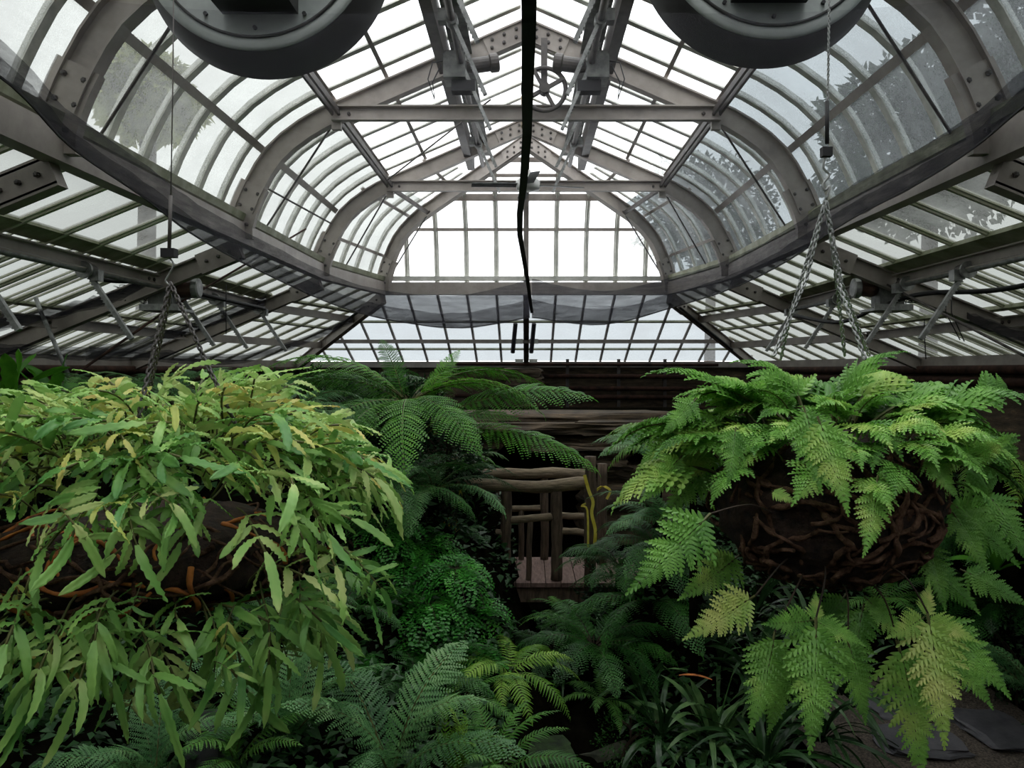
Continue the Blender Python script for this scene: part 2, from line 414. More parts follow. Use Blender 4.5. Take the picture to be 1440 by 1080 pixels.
# ---- ridge, purlins, gutters
def long_beam(name, label, pts, side, sec, m, cat='roof beam', group=None, parts=None):
    c = V3(pts[0]); root = empty(name, c, label, cat, group)
    b = MB(); b.sweep(pts, side, sec); b.build('beam', m, root); return root
long_beam('ridge_beam', 'steel ridge beam along the very top of the vault', [(0, FR[0], 1.2*W), (0, YA*W, 1.2*W)], (1,0,0), ISEC(.14, .09), M['steel'])
for s, w_ in ((-1, 'left'), (1, 'right')):
    z = prof(.28)
    o = long_beam('vent_curb', 'deep dark beam edging the ridge vents, %s of the ridge' % w_, [(s*.285*W, FR[0], (z+.015)*W), (s*.285*W, YA*W-.05, (z+.015)*W)], (1,0,0), [(-.05,-.13),(.05,-.13),(.05,.12),(-.05,.12)], M['darksteel'], group='vent edge beams')
    b = MB(); b.sweep([(s*.225*W, FR[0], (prof(.225)+.02)*W), (s*.225*W, YA*W-.1, (prof(.225)+.02)*W)], (1,0,0), [(-.10,-.012),(.10,-.012),(.10,.012),(-.10,.012)]); b.build('vent_rail', M['machine'], o)
    o = empty('knee_purlin', (s*.66*W, FR[0], .93*W), 'dark double purlin rod joining the ribs at the knee, %s side' % w_, 'purlin', 'knee purlins')
    b = MB()
    for dx in (-.03, .03): b.sweep([(s*.66*W+dx, FR[0], .885*W+.02), (s*.66*W+dx, Y3, .885*W+.02)], (1,0,0), [(-.012,-.03),(.012,-.03),(.012,.03),(-.012,.03)])
    d = P_diag(s)(.66, .885); b.beam((s*.66*W, Y3, .885*W), d, .04, .05)
    b.build('purlin_bars', M['darksteel'], o)
    b = MB()
    for Y in FR[3:]: b.box((s*.66*W, Y-.03, .86*W), .09, .06, .14)
    b.build('bracket', M['steel'], o)
    # gutter beam at the springing of the vault
    o = empty('gutter_beam', (s*W, FR[0], .5*W), 'wide grey gutter beam between vault and side roof, %s side' % w_, 'gutter', 'gutter beams')
    f4 = P_diag(s)(1, 0)
    path = [V3((s*W, FR[0], .475*W)), V3((s*W, Y3, .475*W)), V3((f4.x, f4.y, .475*W))]
    b = MB()
    for a, c in zip(path, path[1:]): b.sweep([a, c], V3((1,0,0)), [(-.06,-.10),(.06,-.10),(.06,.10),(-.06,.10)])
    b.build('beam', M['steel'], o)
    b = MB()
    for a, c in zip(path, path[1:]): 
        a = a+V3((0,0,.17)); c = c+V3((0,0,.17)); b.sweep([a, c], V3((1,0,0)), [(-.05,-.045),(.05,-.045),(.07,.02),(-.05,.045)])
    b.build('sill', M['algae'], o)
f4 = P_diag(1)(1, 0)
o = empty('gutter_beam', (0, f4.y, .5*W), 'grey gutter beam across the far glazed end of the vault', 'gutter', 'gutter beams')
b = MB(); b.beam((-f4.x, f4.y+.02, .475*W), (f4.x, f4.y+.02, .475*W), .14, .2); b.build('beam', M['steel'], o)
b = MB(); b.beam((-f4.x, f4.y+.04, .475*W+.17), (f4.x, f4.y+.04, .475*W+.17), .1, .07); b.build('sill', M['bar'], o)

# ---- lower roofs. eave height and plan
ZG, ZE = .455*W, .045*W
XE = 2.0*W; YE = 5.48*W
C1 = V3((XE, 3.84*W, ZE)); C2 = V3((1.657*W, YE, ZE))
G1 = V3((W, Y3, ZG)); G2 = V3((.84*W, 4.5*W, ZG))
def mir(p, s): return V3((p.x*s, p.y, p.z))
UP = .05
def roof_panel(g0, g1, e0, e1, n, glassm, muntins, s, framed=True, barm='sidebar', bw=.05, parallel=False):
    """g: gutter side ends, e: eave side ends; n glazing bars"""
    r = window(); up = V3((0,0,UP))
    sheet([[g0+up, e0+up], [g1+up, e1+up]], 'glass', glassm, r)
    b = MB(); nrm = (e0-g0).cross(g1-g0).normalized()
    if nrm.z < 0: nrm = -nrm
    sec = [(-bw*.3,-.028),(bw*.3,-.028),(bw*.45,-.015),(bw*.75,-.01),(bw*.75,.012),(-bw*.75,.012),(-bw*.75,-.01),(-bw*.45,-.015)]
    if parallel:
        h = (g1-g0).normalized(); fall = (e0-g0)-h*(e0-g0).dot(h); nk = int((e1-e0).length/.4925/2)+1; mid = (g0+g1)/2
        lo = (e0-mid).dot(h); hi = (e1-mid).dot(h); gl = (g0-mid).dot(h); gh = (g1-mid).dot(h); ln = []
        for k in range(-nk, nk+1):
            X = k*.4925
            if X < lo+.05 or X > hi-.05 or k == 0 and n == 16: continue
            t0 = 0.0
            if X < gl: t0 = (gl-X)/(gl-lo)
            if X > gh: t0 = (X-gh)/(hi-gh)
            ln.append((mid+h*X+fall*t0+up, mid+h*X+fall+up))
    else: ln = [(g0.lerp(g1, (k+.5)/n)+up, e0.lerp(e1, (k+.5)/n)+up) for k in range(n)]
    for a, c in ln:
        sd = (c-a).cross(nrm)
        b.sweep([a, c], sd, [(x, y if (sd.cross((c-a)).z > 0) else -y) for x, y in sec])
    b.build('glazing_bar', M[barm], r)
    if n == 6:      # thin lapping strips halfway between the bars
        b = MB()
        for k in range(1, n):
            for dk in (-.22, .22):
                a = g0.lerp(g1, (k+dk)/n)+up; c = e0.lerp(e1, (k+dk)/n)+up
                b.sweep([a.lerp(c, .3), c], (c-a).cross(nrm), [(-.009,-.012),(.009,-.012),(.009,.006),(-.009,.006)])
        b.build('lap_strip', M[barm], r)
    b = MB()
    for t, w in muntins:
        a = g0.lerp(e0, t)+up*.7; c = g1.lerp(e1, t)+up*.7
        b.sweep([a, c], (e0-g0), [(-w/2,-.03),(w/2,-.03),(w/2,.01),(-w/2,.01)])
    b.build('muntin', M['algae'], r)
for s in (-1, 1):
    for Ya, Yb in zip(FR, FR[1:]):
        g0, g1 = V3((s*W, Ya, ZG)), V3((s*W, Yb, ZG))
        Yb2 = Yb if Yb != Y3 else C1.y
        e0, e1 = V3((s*XE, Ya, ZE)), V3((s*XE, Yb2, ZE))
        roof_panel(g0, g1, e0, e1, 6, M['sideglass'], ((.27, .16), (.62, .05)), s)
    roof_panel(mir(G1, s), mir(G2, s), mir(C1, s), mir(C2, s), 7, M['sideglass'], ((.27, .06), (.5, .04), (.75, .04)), s, parallel=True)
roof_panel(mir(G2, -1), G2, mir(C2, -1), C2, 16, M['endglass'], ((.4, .04), (.8, .03)), 1, barm='steel', bw=.03, parallel=True)
# structural rafters of side roofs
SL = (C1-G1)
def rafter(a, c, lab):
    o = empty('roof_rafter', a, lab, 'rafter', 'side roof rafters')
    d = V3((0,0,-.09)); sd = (c-a).cross(V3((0,0,1)))
    b = MB(); b.sweep([a+d, c+d], sd, ISEC(.17, .10, .014)); b.build('beam', M['steel'], o)
    p = MB(); q = a.lerp(c, .06)+d; t = (c-a).normalized()
    p.sweep([a+d, a.lerp(c, .14)+d], sd, [(-.05,-.1),(.05,-.1),(.05,.1),(-.05,.1)])
    ep = p.build('end_plate', M['steel'], o)
    if a.y > 4:
        for k in (.03, .07, .11):
            n = sd.normalized(); n = -n if n.y > 0 else n
            bolt(a.lerp(c, k)+d+n*.05, n, ep, o)
    return o
pos = ['behind the viewer', 'behind the viewer, further forward', 'beside the hanging baskets', 'nearest in view', 'passing behind the opener motor', 'at the start of the chamfered corner']
for s, w_ in ((-1, 'left'), (1, 'right')):
    for i, Y in enumerate(FR):
        e = V3((s*XE, Y, ZE)) if i < 5 else mir(C1, s)
        rafter(V3((s*W, Y, ZG)), e, 'grey steel rafter of the %s side roof %s' % (w_, pos[i]))
    rafter(mir(G2, s), mir(C2, s), 'grey steel hip rafter running down to the far %s corner' % w_)
    for t, nm in ((.29, 'upper'), (.65, 'lower')):
        o = empty('side_purlin', (s*lerp(W, XE, t), FR[0], lerp(ZG, ZE, t)), '%s steel purlin under the %s side roof' % (nm, w_), 'purlin', 'side roof purlins')
        z = lerp(ZG, ZE, t)-.07; X = s*lerp(W, XE, t)
        for Ya, Yb in zip(FR, FR[1:]):
            b = MB(); b.sweep([(X, Ya+.06, z), (X, Yb-.06, z)], (-s*1, 0, 0), CSEC(.11, .06)); cb = b.build('channel', M['steel'], o)
            if Ya > 4:
                for yy in (Ya+.1, Ya+.2, Yb-.1, Yb-.2): bolt(V3((X-s*.001, yy, z)), V3((-s, 0, 0)), cb, o)
        a = mir(G1.lerp(C1, t), s)+V3((0,0,-.07)); c = mir(G2.lerp(C2, t), s)+V3((0,0,-.07))
        b = MB(); b.beam(a, c, .05, .11); b.build('channel', M['steel'], o)
o = empty('side_purlin', (0, YE-.4*W, .2*W), 'steel angle purlin across the low far end roof', 'purlin')
a = G2.lerp(C2, .6)+V3((0,0,-.06)); b = MB(); b.beam((-a.x, a.y, a.z), (a.x, a.y, a.z), .06, .07); b.build('channel', M['steel'], o)
o = empty('centre_post', (0, 4.55*W, ZE), 'dark centre post under the far gutter behind the strap end', 'post')
b = MB(); b.beam((0, 4.52*W, ZG), (0, YE, ZE), .1, .1, (1,0,0)); b.build('post', M['darksteel'], o)
b = MB()
for s in (-1,1):
    for q, h in ((V3((s*.14, a.y-.05, a.z)), .09), (V3((s*.14, YE-.1, ZE+.05)), .07)):
        b = MB(); b.box(q, .16, .02, h); b.build('splice_plate', M['bar'], o)
# thin bracing rods in the vault
def rodthing(name, lab, pts, r, m, cat='rod', group=None, n=6):
    o = MB(); o.tube(pts, r, n); ob = o.build(name, m); return tag(ob, lab, cat, group)
br = []
for s, w_ in ((-1, 'left'), (1, 'right')):
    br += [((s*.66, 1.637, .885), (s*1.03, 1.80, .50), 'nearest one on the %s' % w_), ((s*.66, 2.69, .885), (s*1.03, 2.95, .50), 'below the middle rib knee on the %s' % w_),
           ((s*.66, 3.737, .885), (s*.97, 4.02, .50), 'below the far rib knee on the %s' % w_), ((s*.54, 4.30, .89), (s*.82, 4.52, .52), 'at the glazed end on the %s' % w_)]
br += [((-.95, 2.72, .66), (-.80, 3.15, .60), 'short one sloping away at the left middle rib foot')]
for a, c, l in br: rodthing('bracing_rod', 'thin diagonal steel bracing rod, '+l, [V3(a)*W, V3(c)*W], .011, M['rod'], 'bracing rod', 'diagonal bracing rods')
rodthing('bracing_rod', 'thin rod slanting up to the left ridge motor across the tie beam', [at(545, 253, 9.0), at(690, 140, 8.2)], .010, M['rod'], 'bracing rod', 'diagonal bracing rods')

# ---- walls and far pieces
def grid(nx, ny, fn): return [[fn(i/nx, j/ny) for i in range(nx+1)] for j in range(ny+1)]
def struct(name, mb, m, smooth=False):
    o = mb.build(name, m, smooth=smooth); o['kind'] = 'structure'; return o
FZ = -3.25
for s, w_ in ((-1, 'left'), (1, 'right')):
    b = MB(); b.box((s*(XE+.2), (FR[0]+C1.y)/2, (FZ+ZE)/2), .4, C1.y-FR[0], ZE-FZ); 
    a, c = mir(C1, s), mir(C2, s); d = (c-a).normalized(); n = V3((d.y, -d.x, 0))*s*.2
    if n.x*s < 0: n = -n
    b.sweep([V3((a.x, a.y, (FZ+ZE)/2))+n, V3((c.x, c.y, (FZ+ZE)/2))+n], V3((d.y, -d.x, 0)), [(-.2,-(ZE-FZ)/2),(.2,-(ZE-FZ)/2),(.2,(ZE-FZ)/2),(-.2,(ZE-FZ)/2)])
    struct('wall_'+w_, b, M['rock'])
b = MB(); b.box((0, YE+.2, (FZ+ZE)/2), 2*C2.x+1.2, .4, ZE-FZ); struct('wall_far', b, M['rock'])
b = MB(); b.box((0, FR[0]-.6, (FZ+1.3*W)/2), 4.4*W, .3, 1.3*W-FZ); struct('wall_back', b, M['wall'])
b = MB()
for s in (-1, 1):
    b.box((s*XE, (FR[0]+C1.y)/2, ZE-.02), .16, C1.y-FR[0], .14)
    a, c = mir(C1, s), mir(C2, s); b.beam(a+V3((0,0,-.02)), c+V3((0,0,-.02)), .16, .14)
b.box((0, YE, ZE-.02), 2*C2.x, .16, .12)
struct('trim_1', b, M['steel'])
# ------------------------------------------------------------------ ridge and side vent gear
def thing_tube(name, lab, cat, pts, r, m, group=None, n=8):
    b = MB(); b.tube(pts, r, n); return tag(b.build(name, m, smooth=True), lab, cat, group)
thing = empty
for s, w_ in ((-1, 'left'), (1, 'right')):
    thing_tube('opener_shaft', 'dark shaft pipe under the %s ridge vents' % w_, 'pipe', [(s*.6, FR[1], 2.82), (s*.6, 10.6, 2.82)], .03, M['darksteel'], 'vent opener shafts')
    for i, Y in enumerate((5.2, 6.2, 7.1, 8.4, 9.6)):
        o = thing('vent_rack', (s*.6, Y, 2.82), 'grey toothed vent rack under the %s ridge vents, %s' % (w_, ['nearest, beside the drum fan', 'just before the ridge motor', 'hanging beside the ridge motor', 'past the first tie beam', 'farthest, near the ceiling fan'][i]) , 'vent rack', 'ridge vent racks')
        b = MB(); b.beam((s*.68, Y, 3.02), (s*.33, Y, 2.22), .045, .03, (0,1,0))
        for k in range(26):
            p = V3((s*.68, Y, 3.02)).lerp(V3((s*.33, Y, 2.22)), k/26); b.box(p+V3((s*.018,0,.006)), .012, .04, .012)
        b.build('toothed_rod', M['galv'], o)
        b = MB(); b.lathe((s*.6, Y-.05, 2.82), (0,1,0), [(.05, 0), (.05, .1)], 12); b.box((s*.66, Y, 2.85), .1, .1, .1); b.build('pinion_clamp', M['machine'], o)
    Y = 7.25
    o = thing('ridge_motor', (s*.45, Y, 2.78), 'grey %s vent motor and gearbox high beside the ridge' % w_, 'motor', 'ridge vent motors')
    b = MB(); b.box((s*.66, Y-.1, 2.80), .20, .26, .24); b.build('gearbox', M['machine'], o)
    b = MB(); b.lathe((s*.56, Y-.1, 2.82), (-s, .1, .18), [(.05, 0), (.065, .04), (.07, .06), (.07, .22), (.085, .23), (.085, .3), (.07, .31)], 16); b.build('motor_body', M['darksteel'], o, smooth=False)
    b = MB(); b.box((s*.58, Y-.12, 2.62), .22, .12, .10); b.build('limit_switch_box', M['black'], o)
    thing_tube('loose_wire', 'thin black wire loop hanging by the %s ridge motor' % w_, 'wire', [(s*.72, Y-.2, 2.84), (s*.86, Y-.2, 2.82), (s*.9, Y-.22, 2.66), (s*.84, Y-.2, 2.48), (s*.86, Y-.2, 2.64), (s*.78, Y-.2, 2.8)], .006, M['black'], 'wire loops', 5)
o = thing('hand_wheel', (.16, 7.2, 2.63), 'dark spoked chain wheel hanging under the ridge beside the strap', 'wheel')
c = V3((.17, 7.2, 2.63))
b = MB(); b.tube([c+V3((math.cos(a*math.pi/16)*.2, 0, math.sin(a*math.pi/16)*.2)) for a in range(33)], .022, 8, False); b.build('rim', M['darksteel'], o, True)
for k in range(4):
    a = k*math.pi/2+.5; b = MB(); b.beam(c, c+V3((math.cos(a)*.2, 0, math.sin(a)*.2)), .05, .03, (0,1,0)); b.build('spoke', M['darksteel'], o)
b = MB(); b.lathe(c-V3((0,.06,0)), (0,1,0), [(.05, 0), (.05, .12)], 14); b.build('hub', M['darksteel'], o)
b = MB(); b.box(c+V3((0,.06,.25)), .06, .04, .5); b.build('hanger', M['darksteel'], o)
# ceiling fan
o = thing('ceiling_fan', (.02, 9.0, 2.2), 'white ceiling fan with slim blades below the ridge near the far end', 'fan')
b = MB(); b.tube([(.02, 9.0, 2.28), (.02, 9.0, 3.25)], .018, 8); b.build('down_rod', M['darksteel'], o)
b = MB(); b.box((.0, 9.0, 3.02), .12, .12, .34); b.build('mounting_block', surf('pale_wood', rgb(150,130,106), rgb(190,170,140), 8, .7), o)
b = MB(); b.lathe((.02, 9.0, 2.10), (0,0,1), [(.06, 0), (.13, .01), (.14, .04), (.14, .11), (.09, .15), (.03, .17), (.03, .24)], 24); b.build('motor_housing', M['whitefan'], o, True)
for k in range(4):
    a = k*math.pi/2+.12; d = V3((math.cos(a), math.sin(a), 0)); sd = V3((-math.sin(a), math.cos(a), .18))
    b = MB(); b.sweep([V3((.02, 9.0, 2.16))+d*.12, V3((.02, 9.0, 2.16))+d*.3, V3((.02, 9.0, 2.15))+d*.66], sd, [(-.055,-.005),(.055,-.005),(.055,.005),(-.055,.005)]); b.build('blade', M['machine'], o)
# big drum fans on the nearest tie beam
for s, w_, cx, cz in ((-1, 'left', -1.435, 2.31), (1, 'right', 1.31, 2.37)):
    Y = 4.06
    o = thing('drum_fan', (cx, Y, cz), 'large round grey drum fan hanging at the top %s of the view' % w_, 'fan', None)
    b = MB(); b.lathe((cx, Y, cz), (0,1,0), [(.54, .012), (.555, .004), (.565, .004), (.58, .0), (.612, .0), (.625, .012), (.645, .05), (.672, .13), (.69, .23), (.68, .25), (.3, .25)], 96, False)
    b.build('drum', M['fandark'], o, True)
    b = MB(); b.lathe((cx, Y-.004, cz), (0,1,0), [(.04, .02), (.30, .018), (.535, .02), (.54, .006), (.575, .0), (.607, -.004), (.622, .008), (.622, .014)], 96)
    b.build('face_plate', M['fanface'], o, True)
    for r0 in (.545,):
        b = MB(); b.lathe((cx, Y-.012, cz), (0,1,0), [(r0, .0), (r0+.008, -.004), (r0+.014, .0), (r0+.014,.012), (r0, .012)], 96, False); b.build('seam_ring', M['fandark'], o, True)
    b = MB(); b.box((cx-s*.03, Y-.09, cz-.10), .40, .18, .66); b.box((cx-s*.03, Y-.15, cz-.07), .3, .12, .5); b.build('motor_box', M['fandark'], o)
    b = MB(); b.lathe((cx-s*.03, Y-.21, cz), (0,-1,0), [(.13, 0), (.13, .08), (.05, .1)], 20); b.build('motor_cap', M['darksteel'], o)
    for k in range(3):
        a = -math.pi/2+(k-1)*.55
        b = MB(); b.lathe((cx+math.cos(a)*.5, Y, cz+math.sin(a)*.5), (0,-1,0), [(.011, -.01), (.011, .006)], 8); b.build('rivet', M['black'], o)
    b = MB()
    for dx in (-.2, .2): b.beam((cx+dx, Y+.24, cz+.3), (cx+dx, 4.5, 2.48), .04, .04, (1,0,0))
    b.build('mounting_arm', M['darksteel'], o)
# side vent openers
PX, PZ = 1.28*W, .29*W
for s, w_ in ((-1, 'left'), (1, 'right')):
    thing_tube('opener_shaft', 'long grey shaft pipe slung under the %s side roof' % w_, 'pipe', [(s*PX, FR[1], PZ), (s*PX, 10.6, PZ)], .028, M['galv'], 'vent opener shafts')
    for i, Y in enumerate((4.9, 6.3, 7.3 if s > 0 else 7.95, 8.9, 10.35)):
        o = thing('vent_rack', (s*PX, Y, PZ), 'long toothed rod crossing the %s side shaft pipe, %s' % (w_, ['nearest, at the frame edge', 'second nearest', 'beside the side motor', 'next beyond the motor', 'farthest'][i]), 'vent rack', 'side vent racks')
        a = V3((s*1.36*W, Y, .40*W)); c = V3((s*1.155*W, Y, .09*W))
        b = MB(); b.beam(a, c, .036, .034, (0,1,0))
        for k in range(36): b.box(a.lerp(c, k/36)+V3((s*.02,0,-.012)), .01, .03, .01)
        b.build('toothed_rod', M['galv'], o)
        b = MB(); b.lathe((s*PX, Y-.06, PZ), (0,1,0), [(.05, 0), (.055, .02), (.055, .10), (.05, .12)], 14); b.build('pinion', M['darksteel'], o)
        b = MB(); b.lathe((s*PX, Y-.09, PZ), (0,1,0), [(.07, 0), (.07, .025)], 14); b.box((s*(PX-.06), Y, PZ-.04), .07, .08, .09); b.build('clamp', M['galv'], o)
    Y = 7.66
    o = thing('side_motor', (s*PX, Y, PZ), 'vent motor with gearbox and tray slung under the %s side roof' % w_, 'motor', 'side vent motors')
    c = V3((s*PX, Y, PZ))
    b = MB(); b.box(c+V3((s*.02, 0, -.05)), .24, .2, .26); b.box(c+V3((s*.05, 0, .07)), .12, .14, .1); b.build('gearbox', M['machine'], o)
    b = MB(); b.lathe(c+V3((-s*.09, 0, .0)), V3((-s, .05, -.03 if s<0 else .12)), [(.05, 0), (.085, .02), (.095, .05), (.095, .17)], 18); b.build('motor_body', M['bronze'], o, False)
    b = MB(); b.lathe(c+V3((-s*.26, 0, .0)), V3((-s, .05, .0)), [(.09, 0), (.10, .01), (.10, .06), (.08, .07)], 18); b.build('motor_cap', M['galv'], o)
    b = MB(); b.box(c+V3((0, 0, -.22)), .38, .34, .025); b.box(c+V3((0, -.17, -.20)), .38, .012, .06); b.build('tray', M['galv'], o)
    random.seed(30+s)
    for k in range(7):
        p = c+V3((s*.12, -.05, -.05)); pts = [p]
        for q in range(7): pts.append(p+V3((s*(.02+.05*q)+random.uniform(-.05,.05), random.uniform(-.1,.1), random.uniform(-.12,.08))))
        b = MB(); b.tube(pts, .005, 5); b.build('wire', M['black'], o)
    p0 = c+V3((0, 0, .1)); b = MB(); b.beam(p0, p0+V3((0,0,.2)), .05, .05); b.build('hanger', M['galv'], o)
def spline(P, n=8):
    P = [V3(p) for p in P]; out = []
    for i in range(len(P)-1):
        p0 = P[max(i-1, 0)]; p1 = P[i]; p2 = P[i+1]; p3 = P[min(i+2, len(P)-1)]
        for k in range(n):
            t = k/n; out.append(.5*((2*p1)+(p2-p0)*t+(2*p0-5*p1+4*p2-p3)*t*t+(3*p1-p0-3*p2+p3)*t**3))
    return out+[P[-1]]
thing_tube('power_hose', 'thick black hose sagging toward the left side motor', 'hose', spline([at(-60, 325, 6.2), at(60, 358, 6.6), at(140, 392, 7.1), at(215, 398, 7.6), at(300, 418, 8.2), at(372, 434, 9.4)]), .022, M['black'])
thing_tube('power_hose', 'thick black hose sagging from the right edge past the right side motor', 'hose', spline([at(1520, 385, 5.8), at(1400, 408, 6.4), at(1300, 413, 7.0), at(1240, 430, 7.7), at(1180, 453, 8.4), at(1115, 443, 9.4)]), .022, M['black'])
thing_tube('slanting_rod', 'long rusty rod slanting from the left wall up across the roof', 'rod', [at(72, 550, 6.0), at(232, 438, 7.5), at(430, 322, 9.6)], .012, M['rust'])
thing_tube('slanting_rod', 'dark rod slanting over the right side motor', 'rod', [at(1100, 330, 9.2), at(1250, 402, 7.5), at(1440, 500, 5.8)], .012, M['rod'])
thing_tube('bent_pipe', 'pale bent pipe dropping from the left side purlin', 'pipe', [at(50, 418, 6.6), at(58, 440, 6.6), at(80, 490, 6.6), at(97, 530, 6.6)], .018, M['galv'])
for k, (a, c, Y) in enumerate((((1330, 440), (1350, 478), 7.0), ((1338, 440), (1356, 480), 7.0), ((1300, 470), (1302, 505), 7.2), ((318, 420), (318, 470), 8))):
    thing_tube('hanging_string', ['thin string loop under the right side roof', 'second thin string under the right side roof, beside the loop', 'short thin string right of the hanging fern', 'thin string hanging with a small weight, left side roof'][k], 'string', [at(a[0], a[1]-20, Y), at(*a, Y), at(*c, Y)], .005, M['black'])
# cross rod of the far end (dark short struts at the hips)
thing_tube('strut', 'black strut at the far left hip corner', 'rod', [at(470, 462, 12.0), at(506, 437, 11.4)], .02, M['black'], 'hip struts')
thing_tube('strut', 'black strut at the far right hip corner', 'rod', [at(955, 432, 11.4), at(1030, 492, 12.6)], .02, M['black'], 'hip struts')

# ------------------------------------------------------------------ insect net
def cat_path(P, n=6): return spline(P, n)
HL = cat_path([(-2.5, 2.4, 1.40), (-2.5, 3.6, 1.40), (-2.55, 4.3, 1.25), (-2.56, 5.1, 1.16), at(280, 335, 6.0), at(380, 388, 7.6), at(480, 432, 10.0), at(560, 452, 11.6), at(650, 461, 12.1), at(745, 446, 12.2)])
HR = cat_path([(2.5, 2.4, 1.40), (2.5, 3.6, 1.36), (2.56, 4.4, 1.27), (2.57, 5.1, 1.22), at(1190, 312, 6.1), at(1100, 371, 7.6), at(1030, 405, 9.4), at(960, 428, 11.2), at(850, 456, 12.0), at(748, 446, 12.2)])
SK = [(2.3, .010, 1.12), (3.0, .006, 1.14), (3.9, .004, 1.185), (5.0, -.018, 1.2), (6.0, -.05, 1.22), (7.0, -.058, 1.23), (8.3, -.023, 1.19), (9.8, .018, 1.13), (12.15, .08, .84)]
def SM(t):
    y = lerp(2.3, 12.15, t)
    for a, c in zip(SK, SK[1:]):
        if y <= c[0]+1e-6: u = (y-a[0])/(c[0]-a[0]); return V3((lerp(a[1], c[1], u), y, lerp(a[2], c[2], u)+.008))
    return V3((.08, 12.15, .84))
net = thing('insect_net', (0, 2, 1.2), 'fine grey insect net stretched below the vault, sagging in a swag at its edge', 'net')
for hem in (HL, HR):
    rows = []; n = len(hem)
    for i, h in enumerate(hem):
        t = (h.y-2.3)/(12.15-2.3) if i < n-12 else None
        s0 = SM(min(1, max(0, (h.y-2.3)/9.85)))
        if i >= n-18: s0 = s0.lerp(V3((0, 12.16, .9)), (i-(n-18))/17)
        rows.append([s0.lerp(h, u)+V3((0,0,-.12*math.sin(u*math.pi)*(1 if i < n-14 else .4))) for u in [k/12 for k in range(13)]])
    b = MB(); b.quadstrip(rows); b.build('net_sheet', M['net'], net, True)
    rows = []
    random.seed(4)
    for i, h in enumerate(hem):
        t = i/(n-1); hgt = .16+.44*t**2
        col_ = []
        for u in range(9):
            v = u/8; wob = .03*noise.noise(V3((i*.45, v*5, 1.3)))+.05*v*(1-v)
            col_.append(h+V3((-.25*hgt*v*(1 if h.x > 0 else -1)*(1-t), -.1*v+wob, hgt*v+.02*noise.noise(V3((i*.8, v*7, 9))))))
        rows.append(col_)
    b = MB(); b.quadstrip(rows); b.build('gathered_hem', M['nethem'], net, True)
    b = MB(); b.quadstrip([[p+V3((0, .05, -.01)) for p in r[:5]] for r in rows]); b.build('gathered_hem', M['nethem'], net, True)
    b = MB(); b.tube(hem, .008, 5); b.build('hem_cord', M['black'], net)
b = MB(); path = [V3((.02, 2.3, 1.15+.0)), V3((-.005, 3.2, 1.14))]+[V3((x, y, z)) for x, y, z in ((-.012, 4.5, 1.10), (-.02, 6, 1.06), (-.035, 8, 1.02), (-.055, 9.5, .97))]
path = [V3((p.x, p.y, SM((p.y-2.3)/9.85).z+.006)) for p in path]
path += [at(736, 305, 4.5)] if False else []
path2 = [at(744, -30, 2.3), at(744, 30, 2.5), at(742, 110, 3.0), at(741, 190, 3.9), at(736, 260, 5.0), at(731, 300, 6.0), at(731, 330, 7.0), at(737, 365, 8.3), at(742, 395, 9.8), at(748, 440, 11.9)]
b.sweep(path2, (1, 0, 0), [(-.024,-.004),(.024,-.004),(.024,.004),(-.024,.004)]); b.build('seam_strap', M['strap'], net)
for (cx, x) in ((721, 0), (747, 1)):
    b = MB(); b.tube([at(cx+4, 455, 12.2), at(cx, 496, 12.4)], .035, 6)
    b.build('tie_strap', M['strap'], net)
# lower nets gathered under the side roofs
def swag(name, lab, P, h, group='gathered side nets'):
    path = spline(P, 8); rows = []
    for i, p in enumerate(path):
        rows.append([p+V3((0, .03*noise.noise(V3((i*.5, v, 4))), h*v+.03*noise.noise(V3((i*.7, v*4, 2))))) for v in [k/6 for k in range(7)]])
    b = MB(); b.quadstrip(rows)
    b.quadstrip([[q+V3((0,.06,.03)) for q in r] for r in rows])
    o = b.build(name, M['nethem'], None, True); tag(o, lab, 'net', group)
swag('side_net', 'gathered net band slung under the nearest left side rafter', [at(-60, 478, 5.6), at(20, 462, 6.0), at(110, 440, 6.6), at(165, 424, 7.0), at(205, 403, 7.3)], .09)
swag('side_net', 'gathered net band rising to the left from the wall top, behind the left hanger chains', [at(120, 508, 7.4), at(190, 498, 7.8), at(250, 476, 8.2), at(310, 455, 8.8), at(372, 432, 9.4)], .12)
swag('side_net', 'net band running along the top of the left wall', [at(-80, 500, 6.5), at(60, 505, 7.5), at(200, 508, 8.4), at(330, 512, 9.6), at(420, 488, 11), at(495, 455, 12)], .10)
swag('side_net', 'gathered net band slung under the right side rafter at the frame edge', [at(1500, 498, 6.2), at(1430, 480, 6.8), at(1370, 458, 7.4), at(1320, 440, 8.0)], .10)

# ------------------------------------------------------------------ heating pipes on the walls
for k, (x0, x1, y) in enumerate(((762, 1010, 529), (800, 1010, 546), (762, 1000, 558), (800, 1000, 575), (820, 1000, 588), (640, 712, 556), (640, 1010, 512))):
    lab = ['reddish brown heating pipe highest on the far wall right of the stone pier', 'short second heating pipe down on the far wall', 'third heating pipe down on the far wall, bent at the pier', 'fourth heating pipe down on the far wall', 'lowest heating pipe on the far wall', 'heating pipe left of the stone pier on the far wall', 'thin pipe just under the far eave'][k]
    thing_tube('heating_pipe', lab, 'pipe', [at(x0, y, YE-.14), at(x1, y+1, YE-.14)], .045 if k < 6 else .03, M['rust'], 'far wall heating pipes')
for k, x in enumerate((798, 870, 935)):
    b = MB(); b.beam(at(x, 505, YE-.06), at(x, 600, YE-.06), .06, .06, (1,0,0)); tag(b.build('pipe_bracket', M['darksteel']), 'upright bracket holding the far wall pipes, %s' % ['nearest the stone pier', 'middle one', 'rightmost one'][k], 'bracket', 'pipe brackets')
